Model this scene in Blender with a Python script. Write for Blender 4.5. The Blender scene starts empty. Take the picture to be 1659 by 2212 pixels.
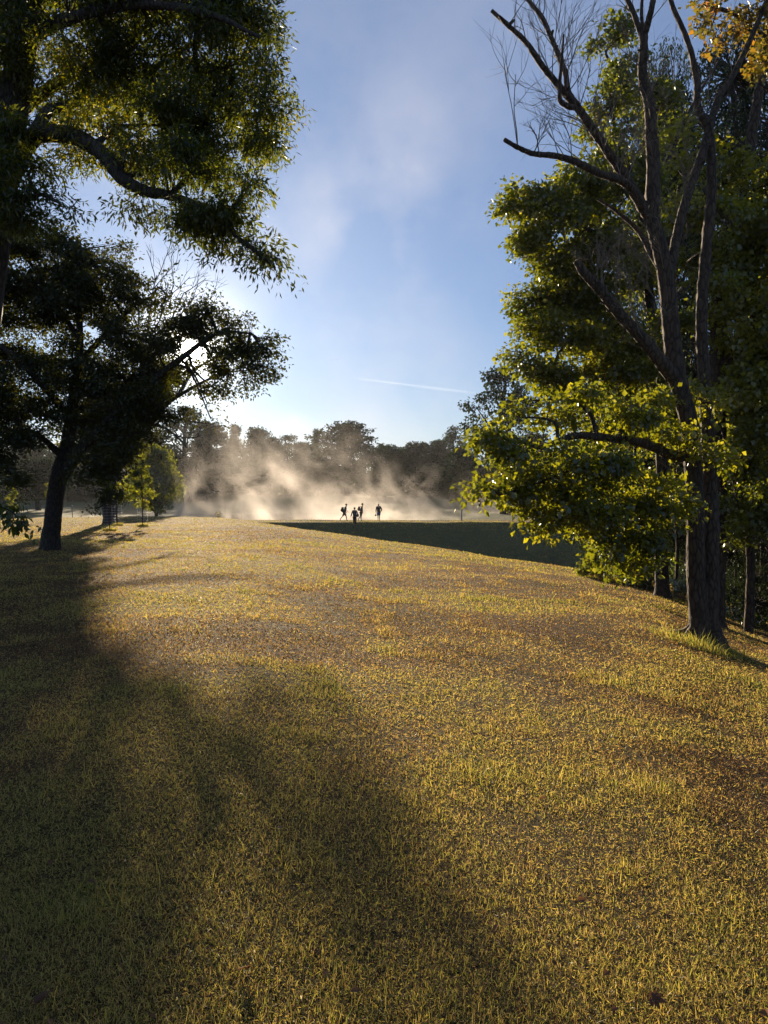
import bpy, math, random
import numpy as np
from mathutils import Vector

# ------------------------------------------------------------------ camera, sky, sun, exposure
sc = bpy.context.scene
COL = sc.collection
R = math.radians
FOC, CX, CY, HOR = 1661.0, 829.5, 1106.0, 1040.0
PITCH = math.atan((CY - HOR) / FOC)
EYE = 1.6
cam = bpy.data.objects.new('camera', bpy.data.cameras.new('camera'))
COL.objects.link(cam)
cam.location = (0, 0, EYE)
cam.rotation_euler = (R(90) - PITCH, 0, 0)
cam.data.sensor_fit = 'HORIZONTAL'
cam.data.sensor_width = 36.0
cam.data.lens = 36.0 * FOC / 1659.0
cam.data.clip_start = 0.05
cam.data.clip_end = 20000
sc.camera = cam

def FP(px, py, D):
    """point seen at photo position (px,py) (1659x2212 grid) at forward distance D"""
    dx, up = (px - CX) / FOC, (CY - py) / FOC
    cp, sp = math.cos(PITCH), math.sin(PITCH)
    d = np.array((dx, cp + up * sp, -sp + up * cp))
    return np.array((0, 0, EYE)) + d * (D / d[1])

SUN_DIR = FP(412, 750, 1.0) - np.array((0, 0, EYE))
SUN_DIR /= np.linalg.norm(SUN_DIR)
SUN_EL = math.asin(SUN_DIR[2])
SUN_AZ = math.atan2(SUN_DIR[0], SUN_DIR[1])

sun = bpy.data.objects.new('sun_lamp', bpy.data.lights.new('sun_lamp', 'SUN'))
COL.objects.link(sun)
sun.data.energy = 5.0
sun.data.angle = R(0.5)
sun.data.color = (1.0, 0.80, 0.55)
sun.rotation_euler = Vector(SUN_DIR).to_track_quat('Z', 'Y').to_euler()
sun.location = Vector(SUN_DIR) * 100

sc.view_settings.view_transform = 'Standard'
sc.view_settings.look = 'None'
sc.view_settings.gamma = 1.0
sc.view_settings.exposure = 1.32
SKY_STRENGTH = 0.05
HAZE_DENSITY = 0.0001

cy = sc.cycles
cy.max_bounces = 6
cy.diffuse_bounces = 3
cy.glossy_bounces = 2
cy.transmission_bounces = 4
cy.transparent_max_bounces = 6
cy.volume_bounces = 1
cy.sample_clamp_indirect = 4.0
cy.sample_clamp_direct = 6.0
cy.use_denoising = True
cy.caustics_reflective = False
cy.caustics_refractive = False
cy.volume_max_steps = 256

class NT:
    def __init__(s, tree):
        s.t = tree
        tree.nodes.clear()
    def n(s, kind, **kw):
        nd = s.t.nodes.new(kind)
        for k, v in kw.items():
            if isinstance(v, dict):
                for a, b in v.items():
                    nd.inputs[a].default_value = b
            else:
                setattr(nd, k, v)
        return nd
    def l(s, a, b):
        s.t.links.new(a, b)
    def math(s, op, a, b=None, clamp=False):
        m = s.t.nodes.new('ShaderNodeMath'); m.operation = op; m.use_clamp = clamp
        for i, v in enumerate((a, b)):
            if v is None: continue
            if isinstance(v, (int, float)): m.inputs[i].default_value = v
            else: s.l(v, m.inputs[i])
        return m.outputs[0]
    def ramp(s, fac, stops, interp='LINEAR'):
        r = s.t.nodes.new('ShaderNodeValToRGB')
        r.color_ramp.interpolation = interp
        e = r.color_ramp.elements
        while len(e) < len(stops): e.new(0.5)
        for el, (p, c) in zip(e, stops):
            el.position = p
            el.color = (c[0], c[1], c[2], 1) if not isinstance(c, (int, float)) else (c, c, c, 1)
        s.l(fac, r.inputs[0])
        return r.outputs[0]

world = bpy.data.worlds.new('World')
sc.world = world
world.use_nodes = True
w = NT(world.node_tree)
sky = w.n('ShaderNodeTexSky', sky_type='NISHITA', sun_disc=False, sun_elevation=SUN_EL,
          sun_rotation=SUN_AZ, altitude=100, air_density=1.0, dust_density=0.2, ozone_density=6.0)
tc = w.n('ShaderNodeTexCoord')
dt = w.n('ShaderNodeVectorMath', operation='DOT_PRODUCT')
w.l(tc.outputs['Generated'], dt.inputs[0]); dt.inputs[1].default_value = tuple(SUN_DIR)
d = w.math('MAXIMUM', dt.outputs['Value'], 0.0)
g1 = w.math('MULTIPLY', w.math('POWER', d, 24.0), 2.0)
g2 = w.math('MULTIPLY', w.math('POWER', d, 600.0), 12.0)
g3 = w.math('MULTIPLY', w.math('POWER', d, 6000.0), 160.0)
disc = w.math('MULTIPLY', w.math('GREATER_THAN', dt.outputs['Value'], math.cos(R(0.30))), 900.0)
g = w.math('ADD', w.math('ADD', w.math('ADD', g1, g2), g3), disc)
glow = w.n('ShaderNodeMix', data_type='RGBA', blend_type='MULTIPLY')
glow.inputs['Factor'].default_value = 1.0
glow.inputs['A'].default_value = (1.0, 0.93, 0.80, 1)
w.l(g, glow.inputs['B'])
# thin morning cloud wisps
nz = w.n('ShaderNodeTexNoise'); nz.inputs['Scale'].default_value = 5.0
nz.inputs['Detail'].default_value = 5; nz.inputs['Roughness'].default_value = 0.55
w.l(tc.outputs['Generated'], nz.inputs['Vector'])
wis = w.ramp(nz.outputs['Fac'], [(0.45, 0.0), (0.75, 1.0)])
masks = None
for (px, py, k, a) in ((830, 450, 260, 1.0), (760, 480, 110, 0.5), (720, 60, 60, 0.55), (860, 900, 110, 1.1), (640, 560, 90, 0.6), (250, 470, 200, 1.4), (1150, 60, 90, 0.3)):
    v = FP(px, py, 1.0) - np.array((0, 0, EYE)); v /= np.linalg.norm(v)
    q = w.n('ShaderNodeVectorMath', operation='DOT_PRODUCT'); q.inputs[1].default_value = tuple(v)
    w.l(tc.outputs['Generated'], q.inputs[0])
    m = w.math('MULTIPLY', w.math('POWER', w.math('MAXIMUM', q.outputs['Value'], 0.0), float(k)), a)
    masks = m if masks is None else w.math('ADD', masks, m)
cf = w.math('MULTIPLY', w.math('MULTIPLY', wis, masks), 0.34, clamp=True)
a1 = w.n('ShaderNodeMix', data_type='RGBA', blend_type='MIX')
w.l(cf, a1.inputs['Factor']); w.l(sky.outputs[0], a1.inputs['A']); a1.inputs['B'].default_value = (9.5, 8.6, 8.4, 1)
veil = w.n('ShaderNodeMix', data_type='RGBA', blend_type='MIX'); veil.inputs['Factor'].default_value = 0.42
w.l(a1.outputs['Result'], veil.inputs['A']); veil.inputs['B'].default_value = (2.9, 3.65, 5.2, 1)   # thin even layer of high morning cloud
a2 = w.n('ShaderNodeMix', data_type='RGBA', blend_type='ADD'); a2.inputs['Factor'].default_value = 1.0
w.l(veil.outputs['Result'], a2.inputs['A']); w.l(glow.outputs['Result'], a2.inputs['B'])
bg = w.n('ShaderNodeBackground'); bg.inputs['Strength'].default_value = SKY_STRENGTH
w.l(a2.outputs['Result'], bg.inputs['Color'])
wo = w.n('ShaderNodeOutputWorld'); w.l(bg.outputs[0], wo.inputs['Surface'])

# ------------------------------------------------------------------ helpers
rng = np.random.default_rng(11)
random.seed(5)

def tag(o, label=None, cat=None, group=None, kind=None):
    if label: o['label'] = label
    if cat: o['category'] = cat
    if group: o['group'] = group
    if kind: o['kind'] = kind
    return o

def empty(name, loc, label=None, cat=None, group=None):
    o = bpy.data.objects.new(name, None)
    COL.objects.link(o); o.location = tuple(loc); o.empty_display_size = 0.3
    return tag(o, label, cat, group)

def np_mesh(name, V, F, sizes=None, attrs=None, smooth=False):
    """V (n,3); F flat index array with sizes (polygon vertex counts) or (m,k) array"""
    V = np.asarray(V, dtype=np.float32); F = np.asarray(F, dtype=np.int32)
    if sizes is None:
        sizes = np.full(F.shape[0], F.shape[1], dtype=np.int32)
        F = F.ravel()
    sizes = np.asarray(sizes, dtype=np.int32)
    me = bpy.data.meshes.new(name)
    me.vertices.add(len(V)); me.vertices.foreach_set('co', V.ravel())
    me.loops.add(len(F)); me.loops.foreach_set('vertex_index', F)
    me.polygons.add(len(sizes))
    st = np.concatenate(([0], np.cumsum(sizes)[:-1])).astype(np.int32)
    me.polygons.foreach_set('loop_start', st)
    me.update(calc_edges=True)
    if smooth:
        me.polygons.foreach_set('use_smooth', np.ones(len(sizes), dtype=bool))
    if attrs:
        for k, a in attrs.items():
            at = me.attributes.new(k, 'FLOAT', 'FACE')
            at.data.foreach_set('value', np.asarray(a, dtype=np.float32))
    return me

def mesh_obj(name, me, mat, parent=None, loc=(0, 0, 0)):
    o = bpy.data.objects.new(name, me)
    COL.objects.link(o)
    o.location = tuple(loc)
    if mat: me.materials.append(mat)
    if parent: o.parent = parent
    return o

def unit(v):
    return v / np.maximum(np.linalg.norm(v, axis=-1, keepdims=True), 1e-9)

def vnoise(x, y, seed=0):
    """smooth value noise 0..1"""
    def hsh(i, j):
        k = (i * 374761393 + j * 668265263 + seed * 1442695041) & 0xFFFFFFFF
        k = ((k ^ (k >> 13)) * 1274126177) & 0xFFFFFFFF
        return ((k ^ (k >> 16)) & 0xFFFF) / 65535.0
    xi, yi = np.floor(x).astype(np.int64), np.floor(y).astype(np.int64)
    fx, fy = x - xi, y - yi
    fx, fy = fx * fx * (3 - 2 * fx), fy * fy * (3 - 2 * fy)
    a, b = hsh(xi, yi), hsh(xi + 1, yi)
    c, e = hsh(xi, yi + 1), hsh(xi + 1, yi + 1)
    return (a * (1 - fx) + b * fx) * (1 - fy) + (c * (1 - fx) + e * fx) * fy

class Acc:
    """collects vertices and polygons for one mesh"""
    def __init__(s):
        s.V, s.F, s.S, s.n = [], [], [], 0
    def add(s, V, F, k=None):
        V = np.asarray(V, float); F = np.asarray(F, np.int64)
        s.V.append(V); s.F.append((F + s.n).ravel()); s.S.append(np.full(F.shape[0], F.shape[1])); s.n += len(V)
    def tube(s, pts, rad, seg=10, sub=5, rough=0.06, seed=0, cap=True):
        P = np.asarray(pts, float); r = np.asarray(rad, float)
        n = len(P)
        if n > 2 and sub > 1:
            Q = np.vstack((2 * P[0] - P[1], P, 2 * P[-1] - P[-2]))
            out, ro = [], []
            for i in range(n - 1):
                p0, p1, p2, p3 = Q[i], Q[i + 1], Q[i + 2], Q[i + 3]
                for t in np.linspace(0, 1, sub, endpoint=False):
                    out.append(0.5 * ((2 * p1) + (-p0 + p2) * t + (2 * p0 - 5 * p1 + 4 * p2 - p3) * t * t + (-p0 + 3 * p1 - 3 * p2 + p3) * t ** 3))
                    ro.append(r[i] * (1 - t) + r[i + 1] * t)
            out.append(P[-1]); ro.append(r[-1])
            P, r = np.array(out), np.array(ro)
        m = len(P)
        T = unit(np.gradient(P, axis=0))
        ref = np.array((0.13, 0.97, 0.2)) if abs(T[0][1]) < 0.8 else np.array((1.0, 0, 0.1))
        A = np.zeros((m, 3)); a = ref
        for i in range(m):
            a = a - T[i] * np.dot(a, T[i]); a = a / np.linalg.norm(a); A[i] = a
        B = np.cross(T, A)
        rg = np.random.default_rng(seed + 77)
        th = np.linspace(0, 2 * np.pi, seg, endpoint=False)
        jit = 1 + rough * (rg.standard_normal((m, seg)) * 0.6 + np.cumsum(rg.standard_normal((m, seg)) * 0.25, axis=0) / np.sqrt(np.arange(1, m + 1))[:, None])
        rr = r[:, None] * jit
        V = P[:, None, :] + (np.cos(th)[None, :, None] * A[:, None, :] + np.sin(th)[None, :, None] * B[:, None, :]) * rr[..., None]
        V = V.reshape(-1, 3)
        i = np.arange(m - 1)[:, None] * seg; j = np.arange(seg)[None, :]; j2 = (j + 1) % seg
        s.add(V, np.stack((i + j, i + j2, i + seg + j2, i + seg + j), -1).reshape(-1, 4))
        if cap:
            c = np.vstack((V[-seg:], P[-1] + T[-1] * r[-1] * 0.3))
            s.add(c, np.array([(k, (k + 1) % seg, seg) for k in range(seg)]))
    def twigs(s, P0, P1, r0, r1, sag=0.12, seg=3, rings=4, seed=0):
        """batch of thin curved tubes"""
        P0, P1 = np.asarray(P0, float), np.asarray(P1, float)
        n = len(P0)
        if n == 0: return
        r0 = np.broadcast_to(np.asarray(r0, float), (n,)); r1 = np.broadcast_to(np.asarray(r1, float), (n,))
        rg = np.random.default_rng(seed)
        L = np.linalg.norm(P1 - P0, axis=1, keepdims=True)
        bend = rg.standard_normal((n, 3)) * L * sag
        D = unit(P1 - P0); a = np.cross(D, np.tile((0.31, 0.2, 0.93), (n, 1))); a = unit(a); b = np.cross(D, a)
        t = np.linspace(0, 1, rings)
        C = P0[:, None, :] * (1 - t)[None, :, None] + P1[:, None, :] * t[None, :, None] + bend[:, None, :] * (4 * t * (1 - t) * 0.5)[None, :, None]
        rad = r0[:, None] * (1 - t) + r1[:, None] * t
        th = np.arange(seg) * 2 * np.pi / seg
        off = np.cos(th)[None, None, :, None] * a[:, None, None, :] + np.sin(th)[None, None, :, None] * b[:, None, None, :]
        V = C[:, :, None, :] + off * rad[:, :, None, None]
        base = (np.arange(n) * rings * seg)[:, None, None]
        i = (np.arange(rings - 1) * seg)[None, :, None]; j = np.arange(seg)[None, None, :]; j2 = (j + 1) % seg
        F = np.stack((base + i + j, base + i + j2, base + i + seg + j2, base + i + seg + j), -1).reshape(-1, 4)
        s.add(V.reshape(-1, 3), F)
    def box(s, c, half, rot=0.0):
        h = np.array(half); k = np.array([(x, y, z) for z in (-1, 1) for y in (-1, 1) for x in (-1, 1)]) * h
        ca, sa = math.cos(rot), math.sin(rot)
        k = np.stack((k[:, 0] * ca - k[:, 1] * sa, k[:, 0] * sa + k[:, 1] * ca, k[:, 2]), -1) + np.array(c)
        s.add(k, [(0, 2, 3, 1), (4, 5, 7, 6), (0, 1, 5, 4), (2, 6, 7, 3), (0, 4, 6, 2), (1, 3, 7, 5)])
    def mesh(s, name, origin=(0, 0, 0), smooth=True):
        V = np.vstack(s.V) - np.asarray(origin)
        return np_mesh(name, V, np.concatenate(s.F), np.concatenate(s.S), smooth=smooth)

def leaf_faces(P, A, N, L, W, fold=0.25):
    """folded leaf blades; returns V, F(tris)"""
    n = len(P)
    A = unit(A); S = unit(np.cross(A, N)); N = unit(np.cross(S, A))
    L = np.broadcast_to(L, (n,))[:, None]; W = np.broadcast_to(W, (n,))[:, None]
    mid = P + A * L * 0.45
    V = np.stack((P, mid + S * W * 0.5 + N * W * fold, P + A * L, mid - S * W * 0.5 + N * W * fold), 1).reshape(-1, 3)
    b = (np.arange(n) * 4)[:, None]
    F = np.concatenate((b + np.array((0, 1, 2)), b + np.array((0, 2, 3))), 1).reshape(-1, 3)
    return V, F

# ------------------------------------------------------------------ materials
def leaf_mat(name, dark, mid, bright, trans=(1.9, 1.9, 0.6), tf=0.45, gloss=0.06, rough=0.38):
    m = bpy.data.materials.new(name); m.use_nodes = True
    t = NT(m.node_tree)
    at = t.n('ShaderNodeAttribute', attribute_name='tint')
    c = t.ramp(at.outputs['Fac'], [(0.0, dark), (0.55, mid), (1.0, bright)])
    mul = t.n('ShaderNodeMix', data_type='RGBA', blend_type='MULTIPLY'); mul.inputs['Factor'].default_value = 1
    t.l(c, mul.inputs['A']); mul.inputs['B'].default_value = (*trans, 1)
    df = t.n('ShaderNodeBsdfDiffuse'); t.l(c, df.inputs['Color'])
    tr = t.n('ShaderNodeBsdfTranslucent'); t.l(mul.outputs['Result'], tr.inputs['Color'])
    gl = t.n('ShaderNodeBsdfGlossy'); gl.inputs['Roughness'].default_value = rough
    gl.inputs['Color'].default_value = (0.9, 0.95, 1, 1)
    m1 = t.n('ShaderNodeMixShader'); m1.inputs[0].default_value = tf
    t.l(df.outputs[0], m1.inputs[1]); t.l(tr.outputs[0], m1.inputs[2])
    m2 = t.n('ShaderNodeMixShader'); m2.inputs[0].default_value = gloss
    t.l(m1.outputs[0], m2.inputs[1]); t.l(gl.outputs[0], m2.inputs[2])
    o = t.n('ShaderNodeOutputMaterial'); t.l(m2.outputs[0], o.inputs['Surface'])
    return m

def bark_mat(name, c1, c2, scale=9.0):
    m = bpy.data.materials.new(name); m.use_nodes = True
    t = NT(m.node_tree)
    tcn = t.n('ShaderNodeTexCoord')
    mp = t.n('ShaderNodeMapping'); mp.inputs['Scale'].default_value = (1, 1, 0.32)
    t.l(tcn.outputs['Object'], mp.inputs['Vector'])
    nz = t.n('ShaderNodeTexNoise', **{}); nz.inputs['Scale'].default_value = scale * 2.2; nz.inputs['Detail'].default_value = 6; nz.inputs['Roughness'].default_value = 0.65
    t.l(mp.outputs[0], nz.inputs['Vector'])
    vo = t.n('ShaderNodeTexVoronoi', feature='DISTANCE_TO_EDGE'); vo.inputs['Scale'].default_value = scale * 1.6
    t.l(mp.outputs[0], vo.inputs['Vector'])
    h = t.math('ADD', nz.outputs['Fac'], t.math('MULTIPLY', t.math('MINIMUM', vo.outputs['Distance'], 0.25), 2.0))
    c = t.ramp(h, [(0.35, c1), (0.95, c2)])
    bp = t.n('ShaderNodeBump'); bp.inputs['Strength'].default_value = 0.9; bp.inputs['Distance'].default_value = 0.03
    t.l(h, bp.inputs['Height'])
    p = t.n('ShaderNodeBsdfPrincipled'); p.inputs['Roughness'].default_value = 0.85; p.inputs['Specular IOR Level'].default_value = 0.25
    t.l(c, p.inputs['Base Color']); t.l(bp.outputs[0], p.inputs['Normal'])
    o = t.n('ShaderNodeOutputMaterial'); t.l(p.outputs[0], o.inputs['Surface'])
    return m

def plain_mat(name, col, rough=0.7, metal=0.0, var=0.25, scale=20.0):
    m = bpy.data.materials.new(name); m.use_nodes = True
    t = NT(m.node_tree)
    tcn = t.n('ShaderNodeTexCoord'); nz = t.n('ShaderNodeTexNoise'); nz.inputs['Scale'].default_value = scale; nz.inputs['Detail'].default_value = 4
    t.l(tcn.outputs['Object'], nz.inputs['Vector'])
    c = t.ramp(nz.outputs['Fac'], [(0.3, tuple(x * (1 - var) for x in col)), (0.7, tuple(min(1, x * (1 + var)) for x in col))])
    p = t.n('ShaderNodeBsdfPrincipled'); p.inputs['Roughness'].default_value = rough; p.inputs['Metallic'].default_value = metal
    t.l(c, p.inputs['Base Color'])
    o = t.n('ShaderNodeOutputMaterial'); t.l(p.outputs[0], o.inputs['Surface'])
    return m

M_ASH = leaf_mat('ash_leaves', (0.030, 0.042, 0.014), (0.060, 0.075, 0.016), (0.19, 0.17, 0.022), trans=(2.9, 2.6, 0.5), tf=.52, gloss=.035)
M_OAK = leaf_mat('oak_leaves', (0.026, 0.032, 0.012), (0.042, 0.050, 0.016), (0.11, 0.10, 0.02), trans=(2.5, 2.2, .6), tf=0.45, gloss=.03)
M_MAPLE = leaf_mat('maple_leaves', (0.042, 0.056, 0.014), (0.095, 0.105, 0.016), (0.18, 0.17, 0.02), trans=(2.7, 2.6, 0.5), tf=0.5, gloss=0.05, rough=.38)
M_ORANGE = leaf_mat('orange_maple_leaves', (0.08, 0.08, 0.02), (0.20, 0.145, 0.022), (0.28, 0.12, 0.02), trans=(1.6, 1.6, 0.7), tf=0.5)
M_FAR = leaf_mat('far_leaves', (0.022, 0.032, 0.015), (0.038, 0.050, 0.018), (0.085, 0.09, 0.03), trans=(1.3, 1.5, .9), tf=0.2, gloss=0.02)
M_PINE = leaf_mat('pine_needles', (0.022, 0.034, 0.018), (0.036, 0.05, 0.024), (0.07, 0.08, 0.03), tf=0.25)
M_IVY = leaf_mat('ivy_leaves', (0.035, 0.055, 0.015), (0.08, 0.10, 0.02), (0.17, 0.18, 0.03), tf=0.4, gloss=0.16, rough=0.28)
M_BARK = bark_mat('grey_brown_bark', (0.018, 0.013, 0.010), (0.085, 0.060, 0.042))
M_DBARK = bark_mat('dark_bark', (0.016, 0.013, 0.011), (0.07, 0.055, 0.045))
M_TWIG = plain_mat('pale_dead_twig', (0.16, 0.125, 0.095), 0.8)

# ------------------------------------------------------------------ terrain
_u = np.linspace(-1.2, 1.2, 481)
def _tab(pts, k=25):
    x = [(p - CX) / FOC for p, _ in pts]
    v = np.interp(_u, x, [q for _, q in pts])
    ker = np.hanning(k); ker /= ker.sum()
    return np.convolve(np.pad(v, k // 2, mode='edge'), ker, mode='valid')
S_TAB = _tab([(-600, .024), (0, .0265), (150, .0245), (300, .024), (420, .0235), (550, .0255), (660, .031), (760, .037), (886, .0432), (1080, .0536), (1280, .064), (1430, .076), (1525, .092), (1659, .112), (2100, .14)])
D_TAB = _tab([(-600, 66), (31, 70), (254, 71), (391, 73), (470, 73), (547, 58), (590, 54), (632, 51), (759, 46.5), (886, 41), (1080, 34), (1280, 28), (1450, 27), (1659, 40), (2100, 45)])
XC_Y = [70, 80, 88, 100, 120, 139, 150, 170, 250, 900]
XC_X = [15.5, 15, 14.3, 12.8, 8.0, 1.5, -6, -20, -60, -60]

def ground(X, Y):
    X = np.asarray(X, float); Y = np.asarray(Y, float)
    u = np.clip(X / np.sqrt(np.maximum(Y, 0) ** 2 + 6.0), -1.15, 1.15)
    s = np.interp(u, _u, S_TAB); Ds = np.interp(u, _u, D_TAB)
    e = np.maximum(Y - Ds, 0)
    roll = np.where(e < 8, 0.0135 * e * e, 0.864 + 0.216 * (e - 8))
    zf = -s * Y - roll
    zf = np.where(Y < 0, 0.03 * -Y * 0.5 , zf)
    zd = -2.42 - 0.28 * np.maximum(0, 76 - Y) - 0.3 * np.maximum(0, Y - 80.5) - 0.3 * np.maximum(0, -34 - X)
    xc = np.interp(Y, XC_Y, XC_X)
    inner = -2.4 - 0.22 * np.maximum(0, xc - X)
    px = np.clip((X + 30) / 6, 0, 1) * np.clip((146 - Y) / 8, 0, 1)
    bottom = -4.0 - 1.4 * px * px * (3 - 2 * px)
    zfield = np.where(Y > 78, np.maximum(inner, bottom), -7.0)
    z = np.maximum(np.maximum(zf, zd), zfield)
    z = z + np.maximum(Y - 290, 0) * 0.02
    amp = np.clip((Y - 2) / 18, 0.15, 1)
    nz = (vnoise(X * 0.22, Y * 0.22, 3) - 0.5) * 0.10 + (vnoise(X * 0.7 + 9, Y * 0.7, 4) - 0.5) * 0.05
    return z + nz * amp

def gz(x, y):
    return float(ground(np.array([x]), np.array([y]))[0])

yy = np.concatenate((np.linspace(-14, 0, 15), np.linspace(0.5, 20, 70), np.linspace(20.5, 60, 95), np.linspace(60.5, 100, 110), np.geomspace(101, 900, 110)))
uu = np.linspace(-1.35, 1.35, 300)
YY, UU = np.meshgrid(yy, uu, indexing='ij')
XX = UU * (np.maximum(YY, -14) + 22)
ZZ = ground(XX, YY)
nr, nc = XX.shape
ii = (np.arange(nr - 1) * nc)[:, None]; jj = np.arange(nc - 1)[None, :]
GF = np.stack((ii + jj, ii + jj + 1, ii + nc + jj + 1, ii + nc + jj), -1).reshape(-1, 4)

m = bpy.data.materials.new('lawn_soil_and_thatch'); m.use_nodes = True
t = NT(m.node_tree)
geo = t.n('ShaderNodeNewGeometry')
n1 = t.n('ShaderNodeTexNoise'); n1.inputs['Scale'].default_value = 0.45; n1.inputs['Detail'].default_value = 6
n2 = t.n('ShaderNodeTexNoise'); n2.inputs['Scale'].default_value = 30; n2.inputs['Detail'].default_value = 8; n2.inputs['Roughness'].default_value = 0.7
n3 = t.n('ShaderNodeTexNoise'); n3.inputs['Scale'].default_value = 2.3; n3.inputs['Detail'].default_value = 5
for q in (n1, n2, n3): t.l(geo.outputs['Position'], q.inputs['Vector'])
lawn = t.ramp(n1.outputs['Fac'], [(0.36, (0.085, 0.068, 0.022)), (0.5, (0.11, 0.076, 0.03)), (0.64, (0.13, 0.072, 0.035))])
grain = t.ramp(n2.outputs['Fac'], [(0.38, 0.12), (0.62, 1.3)])
mm = t.n('ShaderNodeMix', data_type='RGBA', blend_type='MULTIPLY'); mm.inputs['Factor'].default_value = 1
t.l(lawn, mm.inputs['A']); t.l(grain, mm.inputs['B'])
far = t.ramp(n3.outputs['Fac'], [(0.35, (0.034, 0.05, 0.022)), (0.65, (0.062, 0.078, 0.032))])
sp = t.n('ShaderNodeSeparateXYZ'); t.l(geo.outputs['Position'], sp.inputs[0])
ff = t.ramp(t.math('MULTIPLY', sp.outputs['Z'], -0.25), [(0.45, 0.0), (0.62, 1.0)])   # greener grass in the low ground by the pond, darkened for the shaded dam face
mx = t.n('ShaderNodeMix', data_type='RGBA'); t.l(ff, mx.inputs['Factor']); t.l(mm.outputs['Result'], mx.inputs['A']); t.l(far, mx.inputs['B'])
bp = t.n('ShaderNodeBump'); bp.inputs['Strength'].default_value = 1.0; bp.inputs['Distance'].default_value = 0.05; t.l(n2.outputs['Fac'], bp.inputs['Height'])
p = t.n('ShaderNodeBsdfPrincipled'); p.inputs['Roughness'].default_value = 0.95; p.inputs['Specular IOR Level'].default_value = 0.1
t.l(mx.outputs['Result'], p.inputs['Base Color']); t.l(bp.outputs[0], p.inputs['Normal'])
o = t.n('ShaderNodeOutputMaterial'); t.l(p.outputs[0], o.inputs['Surface'])
M_GROUND = m
go = mesh_obj('ground', np_mesh('ground', np.stack((XX, YY, ZZ), -1).reshape(-1, 3), GF, smooth=True), M_GROUND)
tag(go, kind='structure')

m = bpy.data.materials.new('pond_water'); m.use_nodes = True
t = NT(m.node_tree)
p = t.n('ShaderNodeBsdfPrincipled'); p.inputs['Base Color'].default_value = (0.02, 0.03, 0.03, 1); p.inputs['Roughness'].default_value = 0.06
nz = t.n('ShaderNodeTexNoise'); nz.inputs['Scale'].default_value = 3; bp = t.n('ShaderNodeBump'); bp.inputs['Strength'].default_value = 0.15
g_ = t.n('ShaderNodeNewGeometry'); t.l(g_.outputs['Position'], nz.inputs['Vector'])
t.l(nz.outputs['Fac'], bp.inputs['Height']); t.l(bp.outputs[0], p.inputs['Normal'])
o = t.n('ShaderNodeOutputMaterial'); t.l(p.outputs[0], o.inputs['Surface'])
pw = mesh_obj('pond', np_mesh('pond', [(-34, 84, -4.32), (17, 84, -4.32), (14, 120, -4.32), (2, 148, -4.32), (-34, 148, -4.32)], [0, 1, 2, 3, 4], [5]), m)
tag(pw, kind='structure')

import bmesh

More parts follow.
